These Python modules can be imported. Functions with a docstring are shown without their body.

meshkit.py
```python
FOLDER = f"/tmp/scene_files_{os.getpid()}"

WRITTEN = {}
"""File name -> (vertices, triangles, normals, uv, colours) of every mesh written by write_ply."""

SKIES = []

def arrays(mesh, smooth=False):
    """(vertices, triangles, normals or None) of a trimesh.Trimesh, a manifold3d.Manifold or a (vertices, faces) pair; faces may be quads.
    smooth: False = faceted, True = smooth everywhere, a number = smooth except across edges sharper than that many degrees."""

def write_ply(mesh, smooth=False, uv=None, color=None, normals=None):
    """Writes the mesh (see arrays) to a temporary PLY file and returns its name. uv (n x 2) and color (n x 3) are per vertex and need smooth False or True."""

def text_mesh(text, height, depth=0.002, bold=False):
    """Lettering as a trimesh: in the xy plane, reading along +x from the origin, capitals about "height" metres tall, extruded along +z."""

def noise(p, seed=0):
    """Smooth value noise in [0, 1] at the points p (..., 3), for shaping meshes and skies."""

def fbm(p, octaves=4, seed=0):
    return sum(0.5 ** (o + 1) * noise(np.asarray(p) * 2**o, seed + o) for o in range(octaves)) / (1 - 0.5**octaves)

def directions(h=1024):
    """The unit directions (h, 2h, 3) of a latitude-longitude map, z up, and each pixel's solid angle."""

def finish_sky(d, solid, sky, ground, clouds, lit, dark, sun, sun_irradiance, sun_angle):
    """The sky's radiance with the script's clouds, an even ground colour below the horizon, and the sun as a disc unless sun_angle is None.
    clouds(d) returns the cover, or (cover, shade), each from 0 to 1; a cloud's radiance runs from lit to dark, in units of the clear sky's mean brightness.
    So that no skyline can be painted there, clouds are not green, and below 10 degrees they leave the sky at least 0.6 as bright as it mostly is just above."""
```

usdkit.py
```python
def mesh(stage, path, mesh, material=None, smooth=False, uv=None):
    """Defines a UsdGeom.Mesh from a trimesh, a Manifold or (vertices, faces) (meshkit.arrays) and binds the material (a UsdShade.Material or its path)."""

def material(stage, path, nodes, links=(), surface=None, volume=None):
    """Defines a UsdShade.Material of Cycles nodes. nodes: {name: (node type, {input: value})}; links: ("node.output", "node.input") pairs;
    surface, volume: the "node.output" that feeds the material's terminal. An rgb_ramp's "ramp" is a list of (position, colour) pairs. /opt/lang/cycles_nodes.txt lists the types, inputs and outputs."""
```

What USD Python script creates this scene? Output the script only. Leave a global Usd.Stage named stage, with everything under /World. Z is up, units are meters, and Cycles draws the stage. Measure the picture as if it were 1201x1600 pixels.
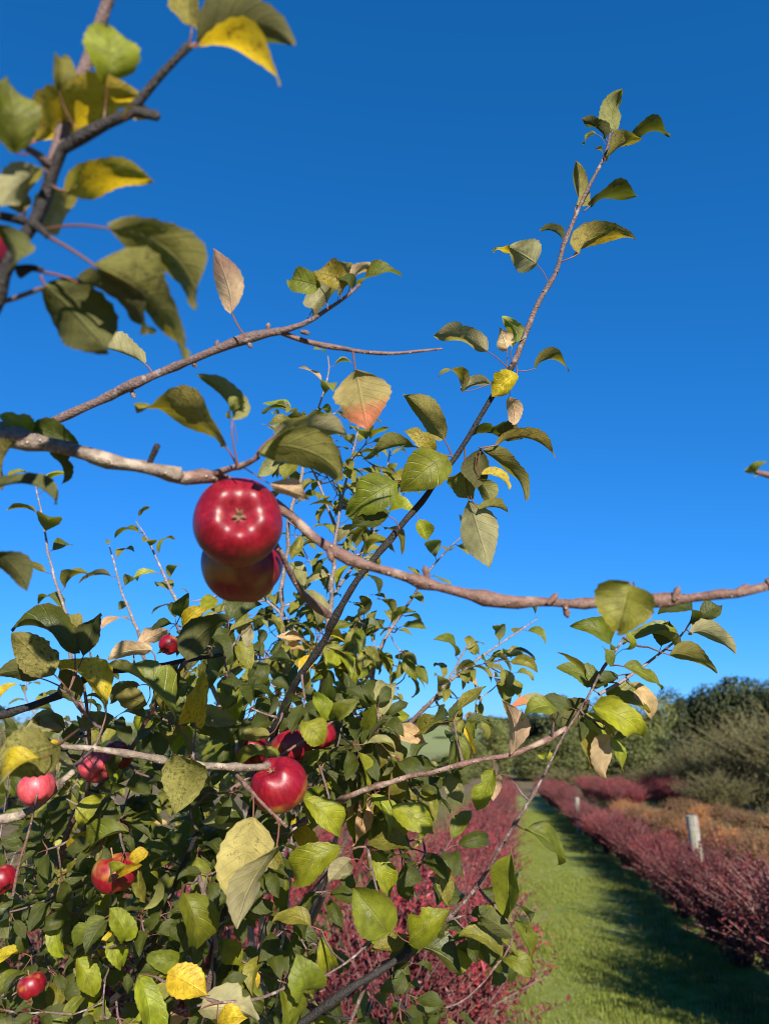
import math, random
import numpy as np
import trimesh
import usdkit
import meshkit
from pxr import Usd, UsdGeom, UsdLux, UsdShade, Gf, Sdf, Vt

stage = Usd.Stage.CreateInMemory()
UsdGeom.SetStageUpAxis(stage, 'Z')
UsdGeom.Xform.Define(stage, '/World')
UsdGeom.Scope.Define(stage, '/World/Looks')
rng = np.random.default_rng(7)
A = np.array

# ------------------------------------------------------------------ camera, sky, sun, exposure
F = 1180.0                                  # focal length in pixels of the 1201 x 1600 photograph
PITCH = math.atan(330 / F)
EYE = A([0, 0, 1.6])
fw = A([0, math.cos(PITCH), math.sin(PITCH)])
upv = A([0, -math.sin(PITCH), math.cos(PITCH)])
rt = A([1.0, 0, 0])
EXPOSURE = 1.25
SUN_AZ, SUN_EL = math.radians(180 - 14), math.radians(25)     # azimuth clockwise from +y
SUN = A([math.sin(SUN_AZ) * math.cos(SUN_EL), math.cos(SUN_AZ) * math.cos(SUN_EL), math.sin(SUN_EL)])

cam = UsdGeom.Camera.Define(stage, '/World/camera')
cam.CreateFocalLengthAttr(25.0)
cam.CreateHorizontalApertureAttr(25.0 * 1201 / F)
cam.CreateVerticalApertureAttr(25.0 * 1600 / F)
cam.CreateClippingRangeAttr((0.05, 100000.0))
cam.CreateFStopAttr(25.0 / 4.4)
cam.CreateFocusDistanceAttr(1.08)
cam.CreateExposureAttr(EXPOSURE)
m = np.eye(4); m[0, :3] = rt; m[1, :3] = upv; m[2, :3] = -fw; m[3, :3] = EYE
cam.AddTransformOp().Set(Gf.Matrix4d(m.tolist()))

SKY = 0.085
def sky_power(base, ref, power):            # a deep clear blue: each channel of the physical sky on its own response curve, the same all over the sky
    k = base / (SKY * 2.0 ** EXPOSURE) * (SKY / ref) ** power
    return ('math', {'math_type': 'power', 'value2': power}), ('math', {'math_type': 'multiply', 'value2': k})
(pr, kr), (pg, kg), (pb, kb) = sky_power(0.0075, 0.0295, 1.2), sky_power(0.125, 0.065, 0.71), sky_power(0.42, 0.146, 0.70)
skymat = usdkit.material(stage, '/World/Looks/sky_air', {
    'sky': ('sky_texture', {'sky_type': 'single_scattering', 'sun_disc': False, 'sun_elevation': SUN_EL, 'sun_rotation': SUN_AZ,
                            'altitude': 50.0, 'air_density': 0.7, 'aerosol_density': 0.1, 'ozone_density': 4.5}),
    'sep': ('separate_color', {}), 'com': ('combine_color', {}), 'pr': pr, 'pg': pg, 'pb': pb, 'kr': kr, 'kg': kg, 'kb': kb,
    'bg': ('background_shader', {'strength': SKY})},
    [('sky.color', 'sep.color'), ('sep.r', 'pr.value1'), ('sep.g', 'pg.value1'), ('sep.b', 'pb.value1'), ('pr.value', 'kr.value1'), ('pg.value', 'kg.value1'), ('pb.value', 'kb.value1'),
     ('kr.value', 'com.r'), ('kg.value', 'com.g'), ('kb.value', 'com.b'), ('com.color', 'bg.color')], surface='bg.background')
dome = UsdLux.DomeLight.Define(stage, '/World/sky')
UsdShade.MaterialBindingAPI.Apply(dome.GetPrim()).Bind(skymat)
dome.GetPrim().SetCustomDataByKey('kind', 'structure')
sun = UsdLux.DistantLight.Define(stage, '/World/sun')
sun.CreateIntensityAttr(1.25); sun.CreateAngleAttr(0.53); sun.CreateNormalizeAttr(True); sun.CreateColorAttr(Gf.Vec3f(1.0, 0.93, 0.82))
z = SUN; x = np.cross([0, 0, 1], z); x /= np.linalg.norm(x); y = np.cross(z, x)
m = np.eye(4); m[0, :3] = x; m[1, :3] = y; m[2, :3] = z; m[3, :3] = SUN * 50
sun.AddTransformOp().Set(Gf.Matrix4d(m.tolist()))

# ------------------------------------------------------------------ helpers
def P(px, py, d):
    "the point that lies d metres along the viewing direction behind a pixel of the photograph"
    return EYE + d * (fw + (px - 600.5) / F * rt - (py - 800) / F * upv)

def project(p):
    v = np.atleast_2d(p) - EYE
    d = v @ fw
    return np.stack([600.5 + F * (v @ rt) / d, 800 - F * (v @ upv) / d, d], -1)

_count = {}
def numbered(path):
    n = _count.get(path, 0); _count[path] = n + 1
    return path if n == 0 else f'{path}_{n:03d}'

def tag(prim, label=None, cat=None, group=None, kind=None):
    for k, v in (('label', label), ('category', cat), ('group', group), ('kind', kind)):
        if v: prim.SetCustomDataByKey(k, v)
    return prim

def thing(name, label, cat, loc=(0, 0, 0), rz=0.0, scale=None, group=None):
    x = UsdGeom.Xform.Define(stage, numbered('/World/' + name))
    x.AddTranslateOp().Set(Gf.Vec3d(*map(float, loc)))
    if rz: x.AddRotateZOp().Set(math.degrees(rz))
    if scale is not None: x.AddScaleOp().Set(Gf.Vec3f(*map(float, np.broadcast_to(scale, 3))))
    return tag(x.GetPrim(), label, cat, group)

def obj(name, mesh, mat, parent=None, smooth=30, uv=None, kind=None, label=None, matrix=None):
    base = parent.GetPath().pathString if parent else '/World'
    mm = usdkit.mesh(stage, numbered(f'{base}/{name}'), mesh, mat, smooth=smooth, uv=uv)
    if matrix is not None: mm.AddTransformOp().Set(Gf.Matrix4d(np.asarray(matrix).tolist()))
    return tag(mm.GetPrim(), label, None, None, kind)

def copy_of(proto, name, label, cat, loc, rz, scale, group):
    t = thing(name, label, cat, loc, rz, scale, group)
    t.GetReferences().AddInternalReference(proto.GetPath()); t.SetInstanceable(True)
    return t

def unit(v): return v / max(np.linalg.norm(v), 1e-9)
def lerp(a, b, t): return a + (b - a) * t
ORD = ('nearest second third fourth fifth sixth seventh eighth ninth tenth eleventh twelfth thirteenth fourteenth fifteenth sixteenth seventeenth eighteenth nineteenth twentieth '
       'twenty-first twenty-second twenty-third twenty-fourth twenty-fifth twenty-sixth twenty-seventh twenty-eighth twenty-ninth thirtieth '
       'thirty-first thirty-second thirty-third thirty-fourth thirty-fifth thirty-sixth thirty-seventh thirty-eighth thirty-ninth fortieth').split()

def join(parts):
    vs, fs, us, n = [], [], [], 0
    for v, f, u in parts:
        vs.append(v); fs.append(f + n); n += len(v)
        us.append(u if u is not None else np.zeros((len(v), 2)))
    return np.vstack(vs), np.vstack(fs), np.vstack(us)

def curve(pts, n):
    "Catmull-Rom through the points, n samples in all, evenly spaced"
    p = np.asarray(pts, float)
    if len(p) == 2: return lerp(p[0], p[1], np.linspace(0, 1, n)[:, None])
    q = np.vstack([2 * p[0] - p[1], p, 2 * p[-1] - p[-2]])
    out = []
    for i in range(1, len(q) - 2):
        t = np.linspace(0, 1, 12, endpoint=False)[:, None]
        a, b, c, d = q[i - 1], q[i], q[i + 1], q[i + 2]
        out.append(0.5 * (2 * b + (c - a) * t + (2 * a - 5 * b + 4 * c - d) * t**2 + (3 * b - a - 3 * c + d) * t**3))
    out = np.vstack(out + [p[-1:]])
    s = np.r_[0, np.cumsum(np.linalg.norm(np.diff(out[:, :3], axis=0), axis=1))]
    return np.stack([np.interp(np.linspace(0, s[-1], n), s, out[:, k]) for k in range(out.shape[1])], 1)

def tube(path, rad, sides=8, cap=True):
    path = np.asarray(path, float); n = len(path)
    rad = np.broadcast_to(rad, n)
    tan = np.gradient(path, axis=0); tan /= np.maximum(np.linalg.norm(tan, axis=1, keepdims=True), 1e-9)
    ref = A([0, 0, 1.0]) if abs(tan[0][2]) < 0.9 else A([1.0, 0, 0])
    u = unit(np.cross(tan[0], ref)); ring = []
    ang = np.linspace(0, 2 * np.pi, sides, endpoint=False)
    for i in range(n):
        u = unit(u - tan[i] * (u @ tan[i])); w = np.cross(tan[i], u)
        ring.append(path[i] + rad[i] * (np.cos(ang)[:, None] * u + np.sin(ang)[:, None] * w))
    v = np.vstack(ring); f = []
    for i in range(n - 1):
        for j in range(sides):
            a, b = i * sides + j, i * sides + (j + 1) % sides
            f += [[a, b, b + sides], [a, b + sides, a + sides]]
    if cap:
        v = np.vstack([v, path[-1:] + tan[-1:] * rad[-1] * 0.6]); k = len(v) - 1
        f += [[(n - 1) * sides + j, (n - 1) * sides + (j + 1) % sides, k] for j in range(sides)]
    return v, A(f)

# ------------------------------------------------------------------ materials
def mat(name, nodes, links, surface):
    return usdkit.material(stage, '/World/Looks/' + name, nodes, links, surface=surface)

def leaf_mat(name, top, under, spot=(0.06, 0.03, 0.012), spots=0.0, edge=0.55, rough=0.36, tip=None, trans=0.38, ramp=None):
    s = lambda c, k: tuple(min(1, v * k) for v in c)
    N = {'tc': ('texture_coordinate', {}), 'sep': ('separate_xyz', {}), 'oi': ('object_info', {}), 'geo': ('geometry', {}),
         'r0': ('math', {'math_type': 'add'}), 'r': ('math', {'math_type': 'fraction'}), 'w': ('math', {'math_type': 'multiply', 'value2': 57.0}),
         'ac': ('math', {'math_type': 'subtract', 'value2': 0.5}), 'au': ('math', {'math_type': 'absolute'}),
         'va': ('math', {'math_type': 'multiply', 'value2': -3.6}), 'vv': ('math', {'math_type': 'multiply_add', 'value2': 7.5}),
         'pp': ('math', {'math_type': 'pingpong', 'value2': 0.5}), 'lat': ('map_range', {'from_min': 0.0, 'from_max': 0.075, 'to_min': 1.0, 'to_max': 0.0, 'clamp': True}),
         'mid': ('map_range', {'from_min': 0.006, 'from_max': 0.035, 'to_min': 1.0, 'to_max': 0.0, 'clamp': True}),
         'latk': ('math', {'math_type': 'multiply', 'value2': 0.55}), 'vein': ('math', {'math_type': 'maximum'}),
         'sc': ('mapping', {'scale': (3.2, 5.0, 1.0)}),
         'n1': ('noise_texture', {'dimensions': '4D', 'scale': 1.1, 'detail': 3.0, 'roughness': 0.6}),
         'n2': ('noise_texture', {'dimensions': '4D', 'scale': 3.4, 'detail': 7.0, 'roughness': 0.8}),
         'n3': ('noise_texture', {'dimensions': '4D', 'scale': 14.0, 'detail': 2.0}),
         'b1': ('map_range', {'from_min': 0.36, 'from_max': 0.66, 'to_min': 0.0, 'to_max': 1.0, 'clamp': True}),
         'top': ('mix_color', {'a': s(top, 0.72), 'b': s(top, 1.35)}), 'und': ('mix_color', {'a': s(under, 0.8), 'b': s(under, 1.25)}),
         'side': ('mix_color', {}), 'veined': ('mix_color', {'b': s(under, 1.35)}), 'vk': ('math', {'math_type': 'multiply', 'value2': 0.26}),
         'sp': ('map_range', {'from_min': 0.62 - 0.16 * spots, 'from_max': 0.69 - 0.14 * spots, 'to_min': 0.0, 'to_max': min(1, 0.55 + spots), 'clamp': True}),
         'spot': ('mix_color', {'b': spot}), 'spk': ('map_range', {'from_min': 0.32, 'from_max': 0.58, 'to_min': 0.2, 'to_max': 1.0, 'clamp': True}), 'spm': ('math', {'math_type': 'multiply'}),
         'em': ('map_range', {'from_min': 0.30, 'from_max': 0.52, 'to_min': 0.0, 'to_max': 1.0, 'clamp': True}), 'vt': ('map_range', {'from_min': 0.75, 'from_max': 1.02, 'to_min': 0.0, 'to_max': 1.0, 'clamp': True}),
         'ed': ('math', {'math_type': 'maximum'}), 'en': ('math', {'math_type': 'multiply'}), 'es': ('map_range', {'from_min': 0.38, 'from_max': 0.60, 'to_min': 0.0, 'to_max': edge, 'clamp': True}),
         'edge': ('mix_color', {'b': (0.13, 0.065, 0.025)}),
         'pet': ('map_range', {'from_min': -0.02, 'from_max': 0.0, 'to_min': 1.0, 'to_max': 0.0, 'clamp': True}), 'petc': ('mix_color', {'b': (0.20, 0.085, 0.06)}),
         'val': ('map_range', {'from_min': 0.0, 'from_max': 1.0, 'to_min': 0.78, 'to_max': 1.2}), 'hu': ('map_range', {'from_min': 0.0, 'from_max': 1.0, 'to_min': 0.487, 'to_max': 0.513}),
         'r2': ('math', {'math_type': 'multiply', 'value2': 7.31}), 'r3': ('math', {'math_type': 'fraction'}), 'hsv': ('hsv', {'saturation': 1.0}),
         'h1': ('math', {'math_type': 'multiply', 'value2': -1.2}), 'h2': ('math', {'math_type': 'add'}),
         'bump': ('bump', {'strength': 0.7, 'distance': 0.0009}),
         'ro': ('mix_float', {'a': rough, 'b': 0.75}), 'tcol': ('mix_color', {'a': tuple(min(1, q * f) for q, f in zip(top, (1.9, 1.75, 0.9))), 'b': tuple(min(1, q * f) for q, f in zip(spot, (1.6, 1.3, 1.0)))}),
         'p': ('principled_bsdf', {'ior': 1.42, 'specular_ior_level': 0.45}), 't': ('translucent_bsdf', {}), 'mx': ('mix_closure', {'fac': trans})}
    L = [('tc.UV', 'sep.vector'), ('oi.random', 'r0.value1'), ('geo.random_per_island', 'r0.value2'), ('r0.value', 'r.value1'), ('r.value', 'w.value1'),
         ('sep.x', 'ac.value1'), ('ac.value', 'au.value1'), ('au.value', 'va.value1'), ('sep.y', 'vv.value1'), ('va.value', 'vv.value3'), ('vv.value', 'pp.value1'),
         ('pp.value', 'lat.value'), ('au.value', 'mid.value'), ('lat.result', 'latk.value1'), ('latk.value', 'vein.value1'), ('mid.result', 'vein.value2'),
         ('tc.UV', 'sc.vector'), ('sc.vector', 'n1.vector'), ('w.value', 'n1.w'), ('sc.vector', 'n2.vector'), ('w.value', 'n2.w'), ('sc.vector', 'n3.vector'), ('w.value', 'n3.w'),
         ('n1.fac', 'b1.value'), ('b1.result', 'top.fac'), ('b1.result', 'und.fac'), ('geo.backfacing', 'side.fac'),
         ('und.result', 'side.b'), ('side.result', 'veined.a'), ('vein.value', 'vk.value1'), ('vk.value', 'veined.fac'),
         ('n2.fac', 'sp.value'), ('n1.fac', 'spk.value'), ('spk.result', 'spm.value1'), ('sp.result', 'spm.value2'), ('spm.value', 'spot.fac'), ('veined.result', 'spot.a'),
         ('au.value', 'em.value'), ('sep.y', 'vt.value'), ('em.result', 'ed.value1'), ('vt.result', 'ed.value2'), ('ed.value', 'en.value1'), ('n1.fac', 'en.value2'), ('en.value', 'es.value'),
         ('es.result', 'edge.fac'), ('spot.result', 'edge.a'), ('sep.y', 'pet.value'), ('pet.result', 'petc.fac'), ('edge.result', 'petc.a'),
         ('r.value', 'r2.value1'), ('r2.value', 'r3.value1'), ('r.value', 'val.value'), ('r3.value', 'hu.value'), ('val.result', 'hsv.value'), ('hu.result', 'hsv.hue'), ('petc.result', 'hsv.color'),
         ('vein.value', 'h1.value1'), ('h1.value', 'h2.value1'), ('n3.fac', 'h2.value2'), ('h2.value', 'bump.height'), ('bump.normal', 'p.normal'),
         ('geo.backfacing', 'ro.fac'), ('ro.result', 'p.roughness'), ('hsv.color', 'p.base_color'), ('spm.value', 'tcol.fac'), ('tcol.result', 't.color'),
         ('p.BSDF', 'mx.closure1'), ('t.BSDF', 'mx.closure2')]
    last = 'top.result'
    if ramp:
        N['rr'] = ('rgb_ramp', {'ramp': ramp, 'interpolate': False}); N['rk'] = ('map_range', {'from_min': 0.0, 'from_max': 1.0, 'to_min': 0.75, 'to_max': 1.3})
        N['rm'] = ('hsv', {}); L += [('r3.value', 'rr.fac'), ('rr.color', 'rm.color'), ('b1.result', 'rk.value'), ('rk.result', 'rm.value')]; last = 'rm.color'
    if tip:
        N['tipm'] = ('mix_color', {'b': tip}); N['tv'] = ('map_range', {'from_min': 0.5, 'from_max': 0.72, 'to_min': 0.0, 'to_max': 1.0, 'clamp': True})
        N['tip2'] = ('mix_color', {'b': tip})
        L += [(last, 'tipm.a'), ('sep.y', 'tv.value'), ('tv.result', 'tipm.fac'), ('tv.result', 'tip2.fac'), ('side.result', 'tip2.a')]
        L = [(('tip2.result', b) if b == 'veined.a' else (a, b)) for a, b in L]; last = 'tipm.result'
    L.append((last, 'side.a'))
    return mat(name, N, L, 'mx.closure')

LEAF = {
    'green': leaf_mat('leaf_green', (0.108, 0.122, 0.010), (0.19, 0.18, 0.055), spots=0.22),
    'fresh': leaf_mat('leaf_fresh', (0.18, 0.195, 0.012), (0.23, 0.235, 0.06), spots=0.12, edge=0.4, rough=0.3),
    'dark': leaf_mat('leaf_dark', (0.048, 0.060, 0.009), (0.085, 0.085, 0.022), spots=0.25),
    'olive': leaf_mat('leaf_olive', (0.145, 0.135, 0.018), (0.175, 0.155, 0.036), spots=0.5, edge=0.6),
    'pale': leaf_mat('leaf_pale', (0.20, 0.19, 0.07), (0.28, 0.25, 0.125), spots=0.15, edge=0.5, rough=0.6),
    'yellow': leaf_mat('leaf_yellow', (0.42, 0.31, 0.016), (0.33, 0.26, 0.03), spot=(0.10, 0.055, 0.01), spots=0.62, edge=0.8),
    'spotted': leaf_mat('leaf_spotted', (0.17, 0.15, 0.02), (0.17, 0.15, 0.035), spot=(0.035, 0.03, 0.01), spots=0.8, edge=0.6),
    'speckle': leaf_mat('leaf_speckle', (0.36, 0.31, 0.07), (0.36, 0.31, 0.10), spot=(0.12, 0.10, 0.03), spots=0.5, edge=0.6, rough=0.6),
    'tan': leaf_mat('leaf_tan', (0.40, 0.26, 0.12), (0.43, 0.30, 0.17), spot=(0.2, 0.11, 0.05), spots=0.3, edge=0.6, rough=0.65),
    'pink': leaf_mat('leaf_pink', (0.42, 0.26, 0.15), (0.46, 0.31, 0.19), spot=(0.30, 0.15, 0.09), spots=0.3, edge=0.7, rough=0.65, tip=(0.42, 0.22, 0.16)),
    'orange': leaf_mat('leaf_orange', (0.25, 0.21, 0.06), (0.25, 0.21, 0.07), spot=(0.16, 0.11, 0.03), spots=0.35, edge=0.5, rough=0.6, tip=(0.45, 0.17, 0.07)),
    'browned': leaf_mat('leaf_browned', (0.22, 0.17, 0.02), (0.20, 0.16, 0.03), spot=(0.05, 0.025, 0.012), spots=0.75, edge=1.0),
    'mixed': leaf_mat('leaf_mixed', (0.1, 0.13, 0.02), (0.17, 0.18, 0.07), spots=0.25, ramp=[
        (0.0, (0.05, 0.064, 0.009)), (0.2, (0.11, 0.122, 0.010)), (0.48, (0.165, 0.195, 0.014)), (0.7, (0.16, 0.145, 0.025)), (0.9, (0.40, 0.30, 0.02)), (0.95, (0.36, 0.24, 0.11))]),
}

def bark_mat(name, c0, c1, lichen, scale=160, lich=0.5):
    return mat(name, {
        'g': ('texture_coordinate', {}), 'n': ('noise_texture', {'scale': scale, 'detail': 4.0, 'roughness': 0.65}), 'm': ('noise_texture', {'scale': scale * 0.28, 'detail': 3.0}),
        'c': ('rgb_ramp', {'ramp': [(0.25, c0), (0.5, lerp(A(c0), A(c1), 0.6)), (0.75, c1)]}), 'l': ('map_range', {'from_min': lich, 'from_max': lich + 0.12, 'to_min': 0.0, 'to_max': 0.9, 'clamp': True}),
        'x': ('mix_color', {'b': lichen}), 'v': ('voronoi_texture', {'scale': scale * 0.85}), 'vd': ('map_range', {'from_min': 0.10, 'from_max': 0.22, 'to_min': 0.75, 'to_max': 0.0, 'clamp': True}), 'ly': ('mix_color', {'b': tuple(min(0.6, q * 1.5) for q in lichen)}), 'hs': ('math', {'math_type': 'add'}), 'b': ('bump', {'strength': 1.0, 'distance': 0.003}), 'p': ('principled_bsdf', {'roughness': 0.66, 'specular_ior_level': 0.35})},
        [('g.object', 'n.vector'), ('g.object', 'm.vector'), ('n.fac', 'c.fac'), ('m.fac', 'l.value'), ('c.color', 'x.a'), ('l.result', 'x.fac'), ('g.object', 'v.vector'), ('v.distance', 'vd.value'), ('vd.result', 'ly.fac'), ('x.result', 'ly.a'), ('ly.result', 'p.base_color'),
         ('n.fac', 'hs.value1'), ('vd.result', 'hs.value2'), ('hs.value', 'b.height'), ('b.normal', 'p.normal')], 'p.BSDF')
BARK = {
    'dark': bark_mat('bark_dark', (0.008, 0.006, 0.006), (0.022, 0.018, 0.016), (0.05, 0.042, 0.038), 240, 0.64),
    'grey': bark_mat('bark_grey', (0.06, 0.042, 0.032), (0.19, 0.145, 0.11), (0.29, 0.24, 0.18), 150, 0.5),
    'red': bark_mat('bark_red', (0.05, 0.026, 0.02), (0.165, 0.092, 0.07), (0.25, 0.18, 0.14), 130, 0.55),
    'shoot': bark_mat('bark_shoot', (0.07, 0.04, 0.034), (0.15, 0.10, 0.088), (0.26, 0.215, 0.2), 320, 0.56),
    'silver': bark_mat('bark_silver', (0.12, 0.09, 0.08), (0.25, 0.2, 0.185), (0.36, 0.31, 0.29), 300, 0.55),
}

apple_mat = mat('apple_skin', {
    'tc': ('texture_coordinate', {}), 'oi': ('object_info', {}), 'st': ('mapping', {'scale': (7.0, 7.0, 0.9)}), 'n': ('noise_texture', {'scale': 1.0, 'detail': 4.0, 'roughness': 0.7}),
    'n2': ('noise_texture', {'scale': 1.1, 'detail': 2.0}), 'c': ('rgb_ramp', {'ramp': [(0.25, (0.07, 0.0012, 0.005)), (0.5, (0.145, 0.0018, 0.009)), (0.75, (0.225, 0.008, 0.012))]}),
    'sep': ('separate_xyz', {}), 'zz': ('math', {'math_type': 'multiply_add', 'value2': 0.28}), 'bl': ('map_range', {'from_min': 0.55, 'from_max': 0.88, 'to_min': 0.0, 'to_max': 0.75, 'clamp': True}),
    'x': ('mix_color', {'b': (0.36, 0.21, 0.035)}), 'v': ('voronoi_texture', {'scale': 9.0}), 'vd': ('map_range', {'from_min': 0.035, 'from_max': 0.06, 'to_min': 0.55, 'to_max': 0.0, 'clamp': True}),
    'y': ('mix_color', {'b': (0.45, 0.2, 0.13)}), 'b': ('bump', {'strength': 0.06, 'distance': 0.02}),
    'p': ('principled_bsdf', {'roughness': 0.4, 'specular_ior_level': 0.42, 'coat_weight': 0.0, 'coat_roughness': 0.22, 'subsurface_weight': 0.0})},
    [('tc.object', 'st.vector'), ('st.vector', 'n.vector'), ('tc.object', 'n2.vector'), ('n.fac', 'c.fac'), ('tc.object', 'sep.vector'), ('sep.z', 'zz.value1'), ('n2.fac', 'zz.value3'), ('zz.value', 'bl.value'),
     ('c.color', 'x.a'), ('bl.result', 'x.fac'), ('tc.object', 'v.vector'), ('v.distance', 'vd.value'), ('vd.result', 'y.fac'), ('x.result', 'y.a'), ('y.result', 'p.base_color'), ('n.fac', 'b.height'), ('b.normal', 'p.normal')], 'p.BSDF')
apple_pale = mat('apple_skin_pale', {
    'tc': ('texture_coordinate', {}), 'oi': ('object_info', {}), 'st': ('mapping', {'scale': (7.0, 7.0, 0.9)}), 'n': ('noise_texture', {'scale': 1.0, 'detail': 4.0, 'roughness': 0.7}),
    'n2': ('noise_texture', {'scale': 1.1, 'detail': 2.0}), 'c': ('rgb_ramp', {'ramp': [(0.25, (0.27, 0.02, 0.03)), (0.5, (0.38, 0.04, 0.055)), (0.75, (0.42, 0.10, 0.09))]}),
    'sep': ('separate_xyz', {}), 'zz': ('math', {'math_type': 'multiply_add', 'value2': 0.28}), 'bl': ('map_range', {'from_min': 0.60, 'from_max': 0.92, 'to_min': 0.0, 'to_max': 0.75, 'clamp': True}),
    'x': ('mix_color', {'b': (0.36, 0.21, 0.035)}), 'v': ('voronoi_texture', {'scale': 9.0}), 'vd': ('map_range', {'from_min': 0.035, 'from_max': 0.06, 'to_min': 0.55, 'to_max': 0.0, 'clamp': True}),
    'y': ('mix_color', {'b': (0.55, 0.32, 0.22)}), 'b': ('bump', {'strength': 0.06, 'distance': 0.02}),
    'p': ('principled_bsdf', {'roughness': 0.5, 'specular_ior_level': 0.5, 'coat_weight': 0.05, 'coat_roughness': 0.22, 'subsurface_weight': 0.0})},
    [('tc.object', 'st.vector'), ('st.vector', 'n.vector'), ('tc.object', 'n2.vector'), ('n.fac', 'c.fac'), ('tc.object', 'sep.vector'), ('sep.z', 'zz.value1'), ('n2.fac', 'zz.value3'), ('zz.value', 'bl.value'),
     ('c.color', 'x.a'), ('bl.result', 'x.fac'), ('tc.object', 'v.vector'), ('v.distance', 'vd.value'), ('vd.result', 'y.fac'), ('x.result', 'y.a'), ('y.result', 'p.base_color'), ('n.fac', 'b.height'), ('b.normal', 'p.normal')], 'p.BSDF')
def plain(name, c, rough=0.7, var=0.25, scale=60):
    return mat(name, {'g': ('texture_coordinate', {}), 'n': ('noise_texture', {'scale': scale, 'detail': 3.0}), 'm': ('mix_color', {'a': tuple(v * (1 - var) for v in c), 'b': tuple(v * (1 + var) for v in c)}),
                      'p': ('principled_bsdf', {'roughness': rough})}, [('g.object', 'n.vector'), ('n.fac', 'm.fac'), ('m.result', 'p.base_color')], 'p.BSDF')
calyx_mat = plain('calyx', (0.13, 0.08, 0.035), 0.85, 0.6, 8)
stem_mat = plain('apple_stem', (0.19, 0.10, 0.05), 0.7, 0.3, 5)

def scatter_mat(name, stops, trans=0.3, rough=0.55, big=0.22):
    "small leaves: each loose leaf of a mesh takes its own tone from the ramp"
    N = {'geo': ('geometry', {}), 'oi': ('object_info', {}), 'a': ('math', {'math_type': 'multiply_add', 'value2': big, 'value3': -big / 2}), 's': ('math', {'math_type': 'add'}),
         'r': ('rgb_ramp', {'ramp': stops}), 'p': ('principled_bsdf', {'roughness': rough, 'specular_ior_level': 0.3}), 't': ('translucent_bsdf', {}), 'mx': ('mix_closure', {'fac': trans})}
    L = [('oi.random', 'a.value1'), ('a.value', 's.value1'), ('geo.random_per_island', 's.value2'), ('s.value', 'r.fac'), ('r.color', 'p.base_color'), ('r.color', 't.color'), ('p.BSDF', 'mx.closure1'), ('t.BSDF', 'mx.closure2')]
    return mat(name, N, L, 'mx.closure')

# ------------------------------------------------------------------ terrain
SY = A([-400, -60, 0, 60, 110, 260, 450, 700, 1200, 4000.0]); SZ = A([2.4, 2.4, 0, -3.6, -5.4, -5.0, -2.1, 0.3, 2.5, 2.5])
def H(x, y):
    y = np.asarray(y, float)
    k = np.interp(y, SY, SZ)
    return k + 0 * np.asarray(x)
def grid(xs, ys, dz=0.0, wob=0.0):
    X, Y = np.meshgrid(xs, ys); Z = H(X, Y) + dz
    if wob: Z = Z + wob * (meshkit.fbm(np.stack([X * 0.7, Y * 0.7, 0 * X], -1), 3) - 0.5)
    v = np.stack([X, Y, Z], -1).reshape(-1, 3); nx = len(xs); i = np.arange(len(ys) - 1)[:, None] * nx + np.arange(nx - 1)[None]
    i = i.ravel(); return v, np.vstack([np.stack([i, i + 1, i + nx + 1], 1), np.stack([i, i + nx + 1, i + nx], 1)])

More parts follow.
